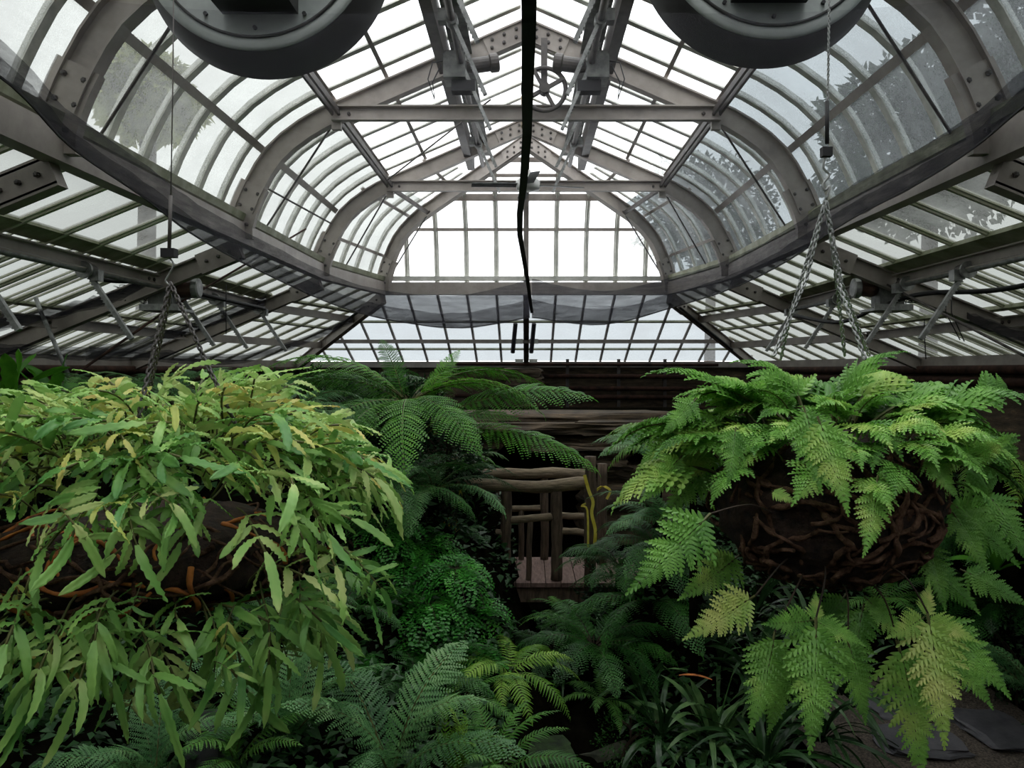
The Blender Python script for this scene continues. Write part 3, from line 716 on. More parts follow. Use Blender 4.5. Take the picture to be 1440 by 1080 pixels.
for k, (z, w_) in enumerate(((-.0, 'upper'), (-.14, 'lower'), (-.30, 'lowest'))):
    thing_tube('heating_pipe', '%s dark heating pipe along the left wall' % w_, 'pipe', [(-XE+.12, 3.0, z), (-XE+.12, C1.y, z), (-C2.x+.12, YE-.1, z)], .055, M['rust'], 'left wall heating pipes')
    if k < 2: thing_tube('heating_pipe', '%s dark heating pipe along the right wall' % w_, 'pipe', [(XE-.12, 3.0, z), (XE-.12, C1.y, z), (C2.x-.12, YE-.1, z)], .055, M['rust'], 'right wall heating pipes')
# rocks
def rock(name, c, sx, sy, sz, m, seed, rz=0, rough=.25, sub=3):
    import bmesh
    bm = bmesh.new(); bmesh.ops.create_cube(bm, size=1)
    bmesh.ops.subdivide_edges(bm, edges=bm.edges[:], cuts=5, use_grid_fill=True)
    for v in bm.verts:
        p = v.co.copy(); q = p.normalized()*.62; p = p.lerp(q, .25)
        n = noise.noise_vector(p*2.2+V3((seed*3.1, seed, 0)))
        p += n*rough*.5; n2 = noise.noise_vector(p*7+V3((seed, 0, 4))); p += n2*rough*.15
        v.co = V3((p.x*sx, p.y*sy, p.z*sz))
    me = bpy.data.meshes.new(name); bm.to_mesh(me); bm.free()
    me.materials.append(m); o = bpy.data.objects.new(name, me); col.objects.link(o); o.location = c; o.rotation_euler = (0, 0, rz)
    return o
random.seed(11)
# stone pier against the far wall
for k in range(6):
    tag(rock('pier_stone', at(735+random.uniform(-4, 4), 524+k*11.5, YE-.2), .72+random.uniform(-.1,.1), .4, .17, M['rock'], k), 'brown stone in the narrow pier on the far wall, %s' % ['topmost', 'second from top', 'third from top', 'fourth from top', 'fifth from top', 'lowest'][k], 'stone', 'pier stones')
# grotto: slabs stacked above and beside a cave opening
GY = 10.4
sl = [(745, 600, 260, 11, 'long reddish-brown lintel slab just above the cave mouth'), (750, 613, 210, 12, 'dark lower lintel slab over the cave mouth'), (770, 587, 330, 12, 'long stone slab third above the cave mouth'),
      (660, 624, 90, 12, 'stone slab at the upper left edge of the cave mouth'), (800, 626, 110, 10, 'greenish ledge slab stepping out at the right of the cave mouth'), (832, 638, 90, 10, 'second ledge slab stepping down at the right of the cave mouth'), (846, 650, 70, 11, 'third ledge slab stepping down at the right of the cave mouth'),
      (890, 600, 160, 14, 'stone slab right of the lintel behind the ferns'), (900, 618, 150, 14, 'stone slab under the right lintel slab'), (880, 665, 110, 22, 'stone block at the right side of the cave mouth'), (640, 650, 90, 26, 'stone block at the left side of the cave mouth'), (880, 690, 120, 22, 'lower stone block right of the cave mouth'), (640, 690, 90, 40, 'lower stone block left of the cave mouth'), (880, 730, 120, 40, 'lowest stone block right of the cave mouth')]
for k, (x, y, w_, h, lab) in enumerate(sl):
    c = at(x, y, GY+random.uniform(-.15, .15)); tag(rock('rock_slab', c, w_/F*GY*1.02, .9, h/F*GY*1.35, M['rock'], 20+k, random.uniform(-.05,.05), .3), lab, 'stone', 'grotto slabs')
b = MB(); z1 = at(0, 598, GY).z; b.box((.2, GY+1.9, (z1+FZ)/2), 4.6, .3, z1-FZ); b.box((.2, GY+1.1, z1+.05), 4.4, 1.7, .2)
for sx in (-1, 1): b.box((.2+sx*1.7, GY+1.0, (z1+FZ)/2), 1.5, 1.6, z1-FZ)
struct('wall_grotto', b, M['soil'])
# ------------------------------------------------------------------ rustic bridge
def log(b, p0, p1, r, seed=0, n=10, seg=10, bend=.02, taper=.0):
    p0 = V3(p0); p1 = V3(p1); rows = []; t = (p1-p0).normalized(); a = t.orthogonal().normalized(); c = t.cross(a)
    for i in range(seg+1):
        u = i/seg; p = p0.lerp(p1, u)+a*bend*noise.noise(V3((u*2.5, seed*5.3, 0)))+c*bend*noise.noise(V3((u*2.5, seed*5.3, 9)))
        rr = r*(1-taper*u)*(1+.14*noise.noise(V3((u*5, seed*2.1, 3))))
        rows.append([p+(a*math.cos(2*math.pi*k/n)+c*math.sin(2*math.pi*k/n))*rr*(1+.09*noise.noise(V3((k*1.3, u*3, seed)))) for k in range(n)])
    b0 = b.quadstrip(rows, True); b.f.append(tuple(range(b0+n-1, b0-1, -1))); e = b0+seg*n; b.f.append(tuple(range(e, e+n)))
BY, BYF, DZ = 7.3, 8.1, -2.0
def pxz(y, Y): return (520-y)/F*Y
def railing(lab, items, Y):
    o = thing('log_railing', (0, Y, DZ), lab, 'railing', None)
    for k, (kind, x0, y0, x1, y1, wpx) in enumerate(items):
        b = MB(); log(b, at(x0, y0, Y), at(x1, y1, Y), wpx/2/F*Y, k+Y, bend=.03 if kind == 'handrail' else .015)
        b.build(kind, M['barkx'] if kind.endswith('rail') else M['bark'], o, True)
    return o
railing('rustic railing of bark-covered logs on the near side of the bridge', [
    ('handrail', 640, 681, 832, 682, 17), ('post', 712, 690, 711, 822, 15), ('post', 783, 690, 782, 815, 16), ('midrail', 718, 731, 778, 728, 11), ('midrail', 668, 749, 706, 749, 10),
    ('midrail', 789, 747, 832, 749, 9), ('baluster', 745, 733, 744, 820, 8), ('baluster', 676, 752, 675, 822, 9)], BY)
railing('rustic log railing on the far side of the bridge, seen behind the near one', [
    ('handrail', 668, 667, 824, 665, 15), ('post', 699, 672, 699, 792, 12), ('post', 765, 672, 765, 792, 12), ('midrail', 719, 715, 760, 715, 8), ('midrail', 774, 724, 826, 726, 9), ('midrail', 650, 720, 694, 720, 8),
    ('baluster', 733, 717, 733, 792, 8), ('baluster', 671, 722, 671, 790, 7)], BYF)
for k, (x, y0, y1, w_, Y, lab) in enumerate(((830, 642, 800, 17, 7.2, 'tall round log post at the right end of the bridge rail'), (846, 652, 800, 14, 7.9, 'second round log post right behind the tall one'), (637, 690, 800, 17, 7.2, 'log post at the left end of the bridge, half hidden by leaves'), (622, 690, 800, 12, 7.8, 'thin far log post at the left end of the bridge'))):
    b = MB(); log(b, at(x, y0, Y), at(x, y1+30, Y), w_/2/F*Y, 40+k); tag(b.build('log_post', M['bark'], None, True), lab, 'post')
o = thing('bridge_deck', (0, BY, DZ), 'plank deck of the rustic bridge, pinkish brown boards', 'bridge')
x = -.95
while x < 1.15:
    b = MB(); b.box((x+.07, (BY+BYF)/2, DZ-.02), .134, BYF-BY+.2, .04); b.build('board', M['deck'], o); x += .142
b = MB(); b.beam((-1.0, BY, DZ-.12), (1.2, BY, DZ-.12), .12, .14); b.beam((-1.0, BYF, DZ-.12), (1.2, BYF, DZ-.12), .12, .14); b.build('bearer', M['bark'], o)
# yellow tapes tied to the posts
def tape(lab, P, w=.03):
    b = MB(); b.sweep(spline(P, 4), (1, .2, 0), [(-w/2,-.002),(w/2,-.002),(w/2,.002),(-w/2,.002)]); tag(b.build('barrier_tape', M['yellow']), lab, 'tape', 'yellow tapes')
tape('yellow tape dangling down from the tall right bridge post', [at(822, 668, 7.05), at(828, 690, 7.05), at(834, 706, 7.05), at(832, 722, 7.05), at(837, 745, 7.05), at(836, 768, 7.05)], .03)
tape('yellow tape knotted on the second right bridge post', [at(838, 690, 7.6), at(848, 684, 7.6), at(858, 690, 7.6), at(853, 702, 7.6)], .025)
tape('short yellow tape end at the base of the tall right post', [at(824, 708, 7.04), at(818, 712, 7.04), at(826, 718, 7.04), at(827, 770, 7.04)], .018)
b = MB(); c = at(634, 738, 7.0)
b.lathe(c, (0,-1,0), [(.07, 0), (.07, .006)], 20); b.sweep(spline([c+V3((-.06,0,-.05)), c+V3((0,-.01,-.08)), c+V3((.07,0,-.03))], 4), (0,1,0), [(-.01,-.012),(.01,-.012),(.01,.012),(-.01,.012)])
tag(b.build('yellow_tag', M['yellow']), 'round yellow tag on the left bridge post among leaves', 'tag')
tape('yellow tape strip above the round tag on the left post', [at(647, 688, 7.05), at(648, 700, 7.05), at(646, 708, 7.05)], .03)
# ------------------------------------------------------------------ fern and leaf generators (local: stalk along +X, up +Z)
def curve(L_, a0, a1, n, wob=0, seed=0):
    """points of a stalk starting at pitch a0 and ending at pitch a1 (degrees), with (point, tangent, normal)"""
    p = V3((0,0,0)); out = []
    for i in range(n+1):
        t = i/n; a = math.radians(lerp(a0, a1, t**1.1)); y = wob*noise.noise(V3((t*1.7, seed*3.3, .5)))
        T = V3((math.cos(a), y, math.sin(a))).normalized()
        if i: p = p+T*L_/n
        S = V3((-y, 1, 0)).normalized(); Nn = T.cross(S).normalized()
        out.append((p.copy(), T, S, Nn if Nn.z > 0 or abs(a) > 1.2 else -Nn))
    return out
def cur_at(C, t):
    f = t*(len(C)-1); i = min(int(f), len(C)-2); u = f-i
    a, b = C[i], C[i+1]
    return tuple(x.lerp(y, u) for x, y in zip(a, b))
def pinna(b, base, d, acr, nrm, L_, Wd, nl, notch=.35, fwd=.5, droop=.3, rip=.1, tipc=1.6, fold=.15):
    """lobed leaflet: midrib with paired lobes"""
    rows = []; st = []
    for k in range(nl):
        st += [(k/nl, notch), ((k+.45)/nl, .95), ((k+.8)/nl, 1.0)]
    st.append((1, 0))
    b0 = len(b.v)
    for j, (t, w_) in enumerate(st):
        env = (1-t)**(1/tipc)*min(1, .55+t*6) if t < 1 else 0
        hw = Wd/2*env*w_; adv = fwd*Wd/2*env*(w_ > .9)
        z = -droop*L_*t*t; c = base+d*(L_*t)+nrm*z
        r = rip*Wd*(-1 if w_ < .9 else .6)*env
        e = d*adv+nrm*(fold*hw+r)
        b.v.append(tuple(c-acr*hw+e)); b.v.append(tuple(c)); b.v.append(tuple(c+acr*hw+e))
    for j in range(len(st)-1):
        o = b0+j*3
        b.f.append((o, o+1, o+4, o+3)); b.f.append((o+1, o+2, o+5, o+4))
def frond_mesh(name, m, L_, a0, a1, npin, pl, pw, nl, shape, stipe=.15, notch=.35, ang=62, droop=.25, wob=.3, seed=0, rip=.1, sub=0, stem='stem', rs=.004, tip=1.6):
    """shape(t): leaflet length factor; sub>0 splits every leaflet again into sub leaflets (twice-divided fern)"""
    rnd = random.Random(seed); C = curve(L_, a0, a1, 24, wob, seed); b = MB()
    for i in range(npin):
        t = stipe+(1-stipe)*((i+.5)/npin)**.95
        P, T, S, Nn = cur_at(C, t); f = shape((i+.5)/npin)
        for sg in (-1, 1):
            a = math.radians(ang*(1-.35*((i+.5)/npin))+rnd.uniform(-6, 6)); l = pl*f*rnd.uniform(.88, 1.08)
            d = (T*math.cos(a)+S*sg*math.sin(a)+Nn*rnd.uniform(-.12, .12)).normalized()
            acr = (Nn.cross(d)).normalized(); nn = d.cross(acr).normalized()
            if nn.dot(Nn) < 0: nn = -nn
            if not sub: pinna(b, P, d, acr, nn, l, pw*min(1, .45+f*.6), nl, notch, .5, droop, rip, tip)
            else:
                ns = max(3, int(sub*f))
                for k in range(ns):
                    u = (k+.6)/(ns+.3); q = P+d*l*u-nn*droop*l*u*u; ll = pw*(1-u)**.6*min(1, .5+f*.6)
                    for s2 in (-1, 1):
                        d2 = (d*.5+acr*s2*.87+nn*rnd.uniform(-.1, .05)).normalized(); a2 = nn.cross(d2).normalized()
                        o = len(b.v); hw = l/ns*.40
                        b.v += [tuple(q), tuple(q+d2*ll*.5-a2*hw), tuple(q+d2*ll-nn*ll*.12), tuple(q+d2*ll*.5+a2*hw)]
                        b.f.append((o, o+1, o+2, o+3))
    P, T, S, Nn = cur_at(C, .985); 
    pinna(b, P, T, S, Nn, pl*.35, pw*.6, max(2, nl//2), notch, .5, droop, rip)
    nleaf = len(b.f)
    b.tube([c[0]-c[3]*rs*.6 for c in C[::2]], [rs*(1-.75*i/12) for i in range(13)], 4)
    me = bpy.data.meshes.new(name); me.from_pydata(b.v, [], b.f); me.materials.append(m); me.materials.append(M[stem])
    for i, p in enumerate(me.polygons):
        if i >= nleaf: p.material_index = 1
    return me
tri = lambda t: (1-t)**.8*.97+.05
lan = lambda t: math.sin(math.pi*min(1, (t*.85+.13)))**.7*(1-.25*t)
bro = lambda t: min(1, .35+t*3)*(1-t)**.55+.03
# strap lobes with crimped margins
def strap_lobe(b, base, d, S, Nn, L_, Wd, seed, droop, crimp=.22, n=14):
    rnd = random.Random(seed); o = len(b.v); bend = rnd.uniform(-.9, .9); tw = rnd.uniform(-1.3, 1.3); ph = rnd.uniform(0, 6)
    p = base.copy(); D = d.copy()
    for i in range(n+1):
        t = i/n; w_ = Wd/2*(min(1, .35+t*3.2))*(1-max(0, (t-.72)/.28)**2*.93)
        w_ *= 1+.10*math.sin(i*2.6+ph)
        a = (S*math.cos(tw*t)+Nn*math.sin(tw*t)).normalized(); nn = D.cross(a).normalized()
        if nn.dot(Nn) < 0: nn = -nn
        z1 = crimp*Wd*math.sin(i*2.4+ph)*.35
        for u, h in ((-1, .05*Wd+z1), (-.45, .14*Wd), (0, 0), (.45, .14*Wd), (1, .05*Wd-z1)): b.v.append(tuple(p+a*w_*u+nn*h))
        p = p+D*L_/n
        D = (D+V3((0,0,-1))*droop/n+S*bend/n).normalized()
    for i in range(n):
        for k in range(4):
            q = o+i*5+k; b.f.append((q, q+1, q+6, q+5))
def strap_frond(name, m, L_, a0, a1, npair, ll, lw, seed, droop=1.6, stipe=.35, stem='stem', crimp=.22, ns=14, rs=.0022):
    rnd = random.Random(seed); C = curve(L_, a0, a1, 14, .5, seed); b = MB()
    for i in range(npair):
        t = stipe+(1-stipe)*i/max(1, npair)*.97
        P, T, S, Nn = cur_at(C, t)
        for sg in (-1, 1):
            a = math.radians(rnd.uniform(28, 78)); d = (T*math.cos(a)+S*sg*math.sin(a)+Nn*rnd.uniform(-.35, .5)).normalized()
            strap_lobe(b, P, d, (S-d*S.dot(d)).normalized() if abs(S.dot(d)) < .9 else T.cross(Nn), Nn, ll*rnd.uniform(.75, 1.1)*(1-.25*i/npair), lw*rnd.uniform(.85, 1.1), rnd.random()*999, droop*rnd.uniform(.5, 1.2), crimp, ns)
    P, T, S, Nn = C[-1]; strap_lobe(b, P, T, S, Nn, ll*1.15, lw*1.1, seed+5, droop, crimp, ns)
    nleaf = len(b.f); b.tube([c[0] for c in C[::2]], rs, 4)
    me = bpy.data.meshes.new(name); me.from_pydata(b.v, [], b.f); me.materials.append(m); me.materials.append(M[stem])
    for i, p in enumerate(me.polygons):
        p.material_index = 1 if i >= nleaf else 0; p.use_smooth = True
    return me
def blade_tuft(name, m, n, L_, Wd, seed, spread=60, droop=1.2, stem=None):
    """rosette of long simple leaves"""
    rnd = random.Random(seed); b = MB()
    for k in range(n):
        az = k*2.399+rnd.uniform(-.3, .3); el = math.radians(rnd.uniform(90-spread, 82)); r = rnd.uniform(0, .03)
        d = V3((math.cos(az)*math.cos(el), math.sin(az)*math.cos(el), math.sin(el))); S = V3((-math.sin(az), math.cos(az), 0))
        strap_lobe(b, V3((math.cos(az)*r, math.sin(az)*r, 0)), d, S, d.cross(S)*(-1), L_*rnd.uniform(.6, 1.1), Wd*rnd.uniform(.8, 1.15), rnd.random()*99, droop*rnd.uniform(.5, 1.3), .03, 10)
    me = bpy.data.meshes.new(name); me.from_pydata(b.v, [], b.f); me.materials.append(m)
    for p in me.polygons: p.use_smooth = True
    return me
def leaf_cloud(name, m, n, rx, ry, rz, ls, seed, shell=.55, asp=.42, hang=0.0):
    """leafy crown: simple folded leaves scattered through a lumpy ellipsoid"""
    rnd = random.Random(seed); b = MB()
    for k in range(n):
        while 1:
            q = V3((rnd.uniform(-1,1), rnd.uniform(-1,1), rnd.uniform(-1,1)))
            if q.length < 1e-3: continue
            lim = .78+.35*noise.noise(q.normalized()*2.1+V3((seed, 0, 0)))
            if shell*lim < q.length < lim: break
        c = V3((q.x*rx, q.y*ry, q.z*rz)); out = q.normalized()
        d = (out+V3((rnd.uniform(-1,1), rnd.uniform(-1,1), rnd.uniform(-1,1)))*.8-V3((0,0,hang))).normalized()
        S = d.cross(out+V3((rnd.uniform(-.5,.5), rnd.uniform(-.5,.5), .6))).normalized(); nn = S.cross(d).normalized()
        l = ls*rnd.uniform(.6, 1.2); w_ = l*asp; o = len(b.v)
        b.v += [tuple(c), tuple(c+d*l*.4-S*w_/2+nn*w_*.15), tuple(c+d*l-nn*l*.1), tuple(c+d*l*.4+S*w_/2+nn*w_*.15), tuple(c+d*l*.45-nn*w_*.08)]
        b.f += [(o, o+1, o+4), (o+1, o+2, o+4), (o+2, o+3, o+4), (o+3, o, o+4)]
    me = bpy.data.meshes.new(name); me.from_pydata(b.v, [], b.f); me.materials.append(m); return me
def maidenhair_mesh(name, m, L_, a0, a1, nb, seed):
    rnd = random.Random(seed); C = curve(L_, a0, a1, 14, .4, seed); b = MB(); stems = []
    for i in range(nb):
        t = .12+.88*i/nb; P, T, S, Nn = cur_at(C, t); bl = L_*.42*(1-t*.75)
        for sg in (-1, 1):
            d = (T*.55+S*sg*.8+Nn*rnd.uniform(-.2,.2)).normalized(); acr = Nn.cross(d).normalized()
            for k in range(max(2, int(bl/.022))):
                u = (k+1)/max(2, int(bl/.022)); q = P+d*bl*u-V3((0,0,bl*.35*u*u))
                for s2 in (-1, 1):
                    c = q+acr*s2*.010+Nn*rnd.uniform(-.004,.004); dd = (acr*s2+d*.5+Nn*rnd.uniform(-.5,.3)).normalized(); aa = dd.cross(Nn).normalized(); r = .0072*rnd.uniform(.7, 1.3)
                    o = len(b.v); b.v.append(tuple(c))
                    for g in range(5):
                        an = math.radians(-62+31*g); b.v.append(tuple(c+(dd*math.cos(an)+aa*math.sin(an))*r*2*(1 if g % 2 == 0 else .93)))
                    b.f += [(o, o+g+1, o+g+2) for g in range(4)]
    nleaf = len(b.f); b.tube([c[0] for c in C[::2]], .0015, 4)
    me = bpy.data.meshes.new(name); me.from_pydata(b.v, [], b.f); me.materials.append(m); me.materials.append(M['brownstem'])
    for i, p in enumerate(me.polygons): p.material_index = 1 if i >= nleaf else 0
    return me
def put(me, name, parent, loc, az, pitch=0, roll=0, sc_=1.0):
    """copy of a shared mesh at world loc; az: heading of its tip, pitch lifts it, roll turns it about its stalk"""
    o = bpy.data.objects.new(name, me); col.objects.link(o)
    o.parent = parent
    base = V3(parent.location) if parent else V3((0,0,0))
    Mx = Matrix.Rotation(az, 4, 'Z') @ Matrix.Rotation(-pitch, 4, 'Y') @ Matrix.Rotation(roll, 4, 'X') @ Matrix.Scale(sc_, 4)
    o.matrix_basis = Matrix.Translation(V3(loc)-base) @ Mx
    return o
def put_dir(me, name, parent, loc, tipdir, up, sc_=1.0):
    x = V3(tipdir).normalized(); z = (V3(up)-x*V3(up).dot(x)).normalized(); y = z.cross(x)
    R_ = Matrix((x, y, z)).transposed().to_4x4()
    o = bpy.data.objects.new(name, me); col.objects.link(o); o.parent = parent
    base = V3(parent.location) if parent else V3((0,0,0))
    o.matrix_basis = Matrix.Translation(V3(loc)-base) @ R_ @ Matrix.Scale(sc_, 4); return o

# shared frond shapes
DV = [frond_mesh('davallia_frond', L['davallia'], .27, 35-7*i, -50-8*i, 13, .115, .040, 6, tri, .22, .28, 60, .22, .35, i, .12, tip=1.7) for i in range(5)]
DY = [frond_mesh('yellowed_frond', L['davallia2'], .25, 35-9*i, -55, 13, .105, .038, 6, tri, .2, .28, 60, .22, .35, 20+i, .12) for i in range(2)]
DH = [frond_mesh('hanging_frond', L['davallia'], .27, 6, -6, 14, .105, .038, 7, tri, .06, .28, 60, .12, .2, 40+i, .10) for i in range(3)]
DHY = [frond_mesh('hanging_yellow_frond', L['davallia2'], .27, 6, -6, 14, .105, .038, 7, tri, .06, .28, 60, .12, .2, 50, .10)]
SF = [strap_frond('strap_frond', L['strap'], .15+.02*(i % 3), 50-12*i, -30-5*i, 3+(i % 3), .095, .0155, 60+i, .95, crimp=.4, ns=18) for i in range(8)]
SY = [strap_frond('yellow_strap_frond', L['strapy'], .15, 30, -40, 3, .09, .0125, 80+i, crimp=.4, ns=18) for i in range(2)]
SH = [strap_frond('hanging_strap_frond', L['strap'], .17, -10, -70, 4, .10, .0135, 90+i, 1.2, crimp=.35, ns=18) for i in range(4)]
TF = [frond_mesh('tree_fern_frond', L['tree'], 1.55, 42-12*i, -38-6*i, 26, .30, .055, 3, lan, .12, .3, 68, .35, .15, 100+i, 0, 15, 'stem', .012) for i in range(4)]
TB = [frond_mesh('blue_fern_frond', L['treeb'], .8, 62-14*i, -30-5*i, 22, .17, .034, 3, lan, .12, .3, 66, .3, .2, 110+i, 0, 13, 'stem', .006) for i in range(3)]
DK = [frond_mesh('dark_fern_frond', L['dark'], .8, 55-14*i, -40-6*i, 22, .18, .038, 3, lan, .1, .3, 66, .4, .2, 120+i, 0, 11, 'brownstem', .006) for i in range(3)]
MD = [frond_mesh('mid_fern_frond', L['mid'], .7, 60-14*i, -30-8*i, 24, .12, .026, 8, lan, .1, .12, 70, .3, .2, 130+i, .05, 0, 'stem', .005) for i in range(3)]
LM = [frond_mesh('lime_fern_frond', L['lime'], .7, 55-12*i, -50-8*i, 24, .12, .026, 9, lan, .1, .12, 70, .4, .25, 140+i, .05, 0, 'stem', .005) for i in range(3)]
SW = [frond_mesh('sword_fern_frond', L['lime'], .5, 85-10*i, 40-30*i, 20, .06, .014, 3, lan, .08, .7, 62, .25, .3, 150+i, .05, 0, 'stem', .004) for i in range(3)]
MH = [maidenhair_mesh('maidenhair_frond', L['maiden'], .34, 40-20*i, -60, 12, 160+i) for i in range(3)]
BRD = [blade_tuft('broad_leaf_tuft', L['tree'], 9, .42, .075, 170+i, 70, 1.0) for i in range(2)]
LIR = [blade_tuft('strap_leaf_tuft', L['strapdark'], 34, .52, .034, 180+i, 80, 2.0) for i in range(3)]
KIND = {'tree': TF, 'blue': TB, 'dark': DK, 'mid': MD, 'lime': LM, 'sword': SW, 'maiden': MH, 'dav': DV}

GROUND = []
def fern(px, py, Y, kind, n, sc_, lab, az0=0, fan=2*math.pi, group=None, ground=True, trunk=0, cat='fern', lift=0, name=None):
    c = at(px, py, Y); root = empty(name or {'tree': 'tree_fern', 'maiden': 'maidenhair_fern'}.get(kind, 'fern'), c, lab, cat, group)
    rnd = random.Random(int(px*7+py)); ms = KIND[kind]
    for k in range(n):
        a = az0+fan*(k+.5)/n+rnd.uniform(-.18, .18) if fan < 6.28 else k*2.399+rnd.uniform(-.25, .25)
        put(ms[k % len(ms)], 'frond', root, c+V3((0,0,.0)), a, math.radians(rnd.uniform(-8, 12)+lift), rnd.uniform(-.35, .35), sc_*rnd.uniform(.8, 1.1))
    if ground: GROUND.append(c)
    return root, c
def crown(root, c, r, h, m='brownstem'):
    b = MB(); b.lathe(c-V3((0,0,h)), (0,0,1), [(r*1.1, 0), (r*.9, h*.3), (r*.85, h*.7), (r*.7, h*.95), (r*.2, h*1.0)], 10); b.build('trunk', M['soil'], root, True)

# ------------------------------------------------------------------ hanging baskets
def ell(c, rx, ry, rz, th, ph): return c+V3((rx*math.cos(ph)*math.cos(th), ry*math.cos(ph)*math.sin(th), rz*math.sin(ph)))
def root_ball(root, c, rx, ry, rz, seed, nrh, rr, mcore, mroot, orange=0):
    b = MB(); rows = []
    for i in range(25):
        ph = -math.pi/2+math.pi*i/24
        rows.append([c+(ell(V3((0,0,0)), rx, ry, rz, 2*math.pi*k/48, ph))*(1+.10*noise.noise(V3((math.cos(2*math.pi*k/48)*math.cos(ph)*3, math.sin(2*math.pi*k/48)*math.cos(ph)*3, math.sin(ph)*3+seed)))+.06*noise.noise(V3((math.cos(2*math.pi*k/48)*math.cos(ph)*11, math.sin(2*math.pi*k/48)*math.cos(ph)*11, math.sin(ph)*11+seed)))) for k in range(48)])
    b.quadstrip(rows, True); b.build('root_ball', mcore, root, True)
    rnd = random.Random(seed)
    for j in range(nrh):
        th = rnd.uniform(-math.pi, 0) if rnd.random() < .8 else rnd.uniform(0, math.pi); ph = rnd.uniform(-1.1, .7)
        dth, dph = rnd.uniform(-1, 1), rnd.uniform(-1, 1); pts = []; rad = []
        n = rnd.randint(7, 13); r0 = rr*rnd.uniform(.6, 1.25); ph0 = rnd.uniform(0, 6)
        for k in range(n):
            off = 1.0+.05*math.sin(k*.9+ph0)+.03
            pts.append(ell(c, rx*off, ry*off, rz*off, th, ph)); rad.append(r0*(1+.25*math.sin(k*2.1+ph0))*(1 if k < n-2 else .7))
            dth += rnd.uniform(-.7, .7); dph += rnd.uniform(-.7, .7); l = math.hypot(dth, dph); dth /= l; dph /= l
            th += dth*.11; ph = max(-1.3, min(.9, ph+dph*.11*rx/rz*.7))
        b = MB(); b.tube(spline(pts, 3), [rad[min(int(i/3), n-1)]*(1+.18*noise.noise(V3((i*.9, j, 0)))) for i in range((n-1)*3+1)], 7)
        b.build('rhizome', mroot if rnd.random() > orange else M['orangeroot'], root, True)
# right basket
RC = at(1158, 708, 2.0)
rb = empty('hanging_fern', RC, 'bright green hanging fern on a dark ball of woody roots, right side', 'hanging plant')
root_ball(rb, RC, .275, .25, .195, 5, 99, .0062, M['rootcore'], M['root'])
rnd = random.Random(21)
cnt = 0
for k in range(96):                        # fronds arching from the top of the ball
    th = k*2.399; u = ((k+.5)/96)**.5; ph = math.acos(min(1, u))*.95+.12
    b_ = ell(RC, .26, .23, .19, th, ph)+V3((0,0,.01))
    front = math.sin(th) < -.3
    me = (DY if rnd.random() < .16 else DV)[k % (2 if False else 2)] if rnd.random() < .16 else DV[k % 5]
    pit = lerp(52, 8, u)*(.75 if front else 1)+rnd.uniform(-10, 10)
    b_ = b_+V3((math.cos(th), math.sin(th), 0))*.03+V3((0,0,.02))
    put(me, 'frond', rb, b_, th+rnd.uniform(-.3, .3), math.radians(pit+4), rnd.uniform(-.45, .45), rnd.uniform(.78, 1.12)*(.66 if front else 1.1))
def tofrond(me, p0, p1, Y0, Y1, root, up=(0,-1,.35), wid=1.0, Lm=.27):
    a = at(*p0, Y0); c = at(*p1, Y1); d = c-a
    o = put_dir(me, 'frond', root, a, d, up, d.length/Lm)
    return o
ex = [((1148,868),(1138,1042),1.72,1.66,DH[0]), ((1090,888),(1062,1018),1.78,1.74,DH[1]), ((1104,905),(1082,1022),1.86,1.86,DH[2]), ((1192,900),(1219,1008),1.80,1.78,DH[1]),
      ((1305,862),(1330,1036),1.74,1.68,DHY[0]), ((1312,865),(1412,972),1.78,1.72,DH[2]), ((1262,900),(1300,1082),1.88,1.84,DH[1]), ((1215,838),(1275,905),1.95,1.9,DH[0]), ((1330,905),(1390,990),1.9,1.86,DH[0]),
      ((1144,872),(1210,905),1.74,1.68,DH[2]), ((1144,872),(1080,880),1.74,1.68,DH[1]), ((1146,876),(1148,835),1.75,1.80,DH[0]), ((1300,868),(1306,822),1.76,1.80,DHY[0]), ((1300,868),(1252,896),1.75,1.70,DHY[0]), ((1302,868),(1372,900),1.76,1.70,DHY[0]),
      ((1000,722),(892,822),1.72,1.62,DH[0]), ((1062,838),(972,895),1.80,1.74,DHY[0]), ((1235,668),(1216,772),1.68,1.62,DH[2]), ((1150,585),(1188,712),1.66,1.60,DH[0]), ((1130,570),(1155,680),1.68,1.62,DH[1]), ((1035,600),(1024,675),1.7,1.66,DH[2]), ((1300,640),(1345,700),1.74,1.7,DH[0]), ((1360,650),(1420,612),1.85,1.8,DH[1]), ((1085,690),(1118,706),1.72,1.68,DHY[0]), ((980,560),(935,605),1.85,1.8,DH[0]), ((1230,660),(1290,690),1.7,1.66,DH[1]),
      ((1215,850),(1190,950),1.9,1.88,DH[2]), ((960,640),(905,700),1.95,1.9,DH[2]), ((1340,720),(1385,800),1.9,1.86,DH[2]), ((1300,760),(1330,850),1.95,1.9,DH[1]), ((1340,640),(1432,720),2.2,2.15,DV[3]), ((1380,600),(1450,665),2.2,2.15,DV[2]), ((1330,700),(1425,790),2.25,2.2,DH[0]), ((1300,790),(1372,858),2.2,2.15,DH[2]), ((1385,690),(1450,785),2.3,2.2,DH[1]), ((1350,800),(1440,850),2.4,2.3,DH[0]), ((985,610),(905,650),2.2,2.1,DV[3]), ((1000,650),(935,720),2.3,2.2,DH[0]), ((1010,600),(955,680),2.1,2.05,DV[4]), ((1190,835),(1140,900),2.2,2.15,DH[0]), ((1040,780),(965,840),2.2,2.1,DH[1]), ((1350,560),(1440,540),2.1,2.1,DV[1]), ((1310,620),(1320,720),1.9,1.85,DH[2])]
for p0, p1, Y0, Y1, me in ex: tofrond(me, p0, p1, Y0, Y1, rb)
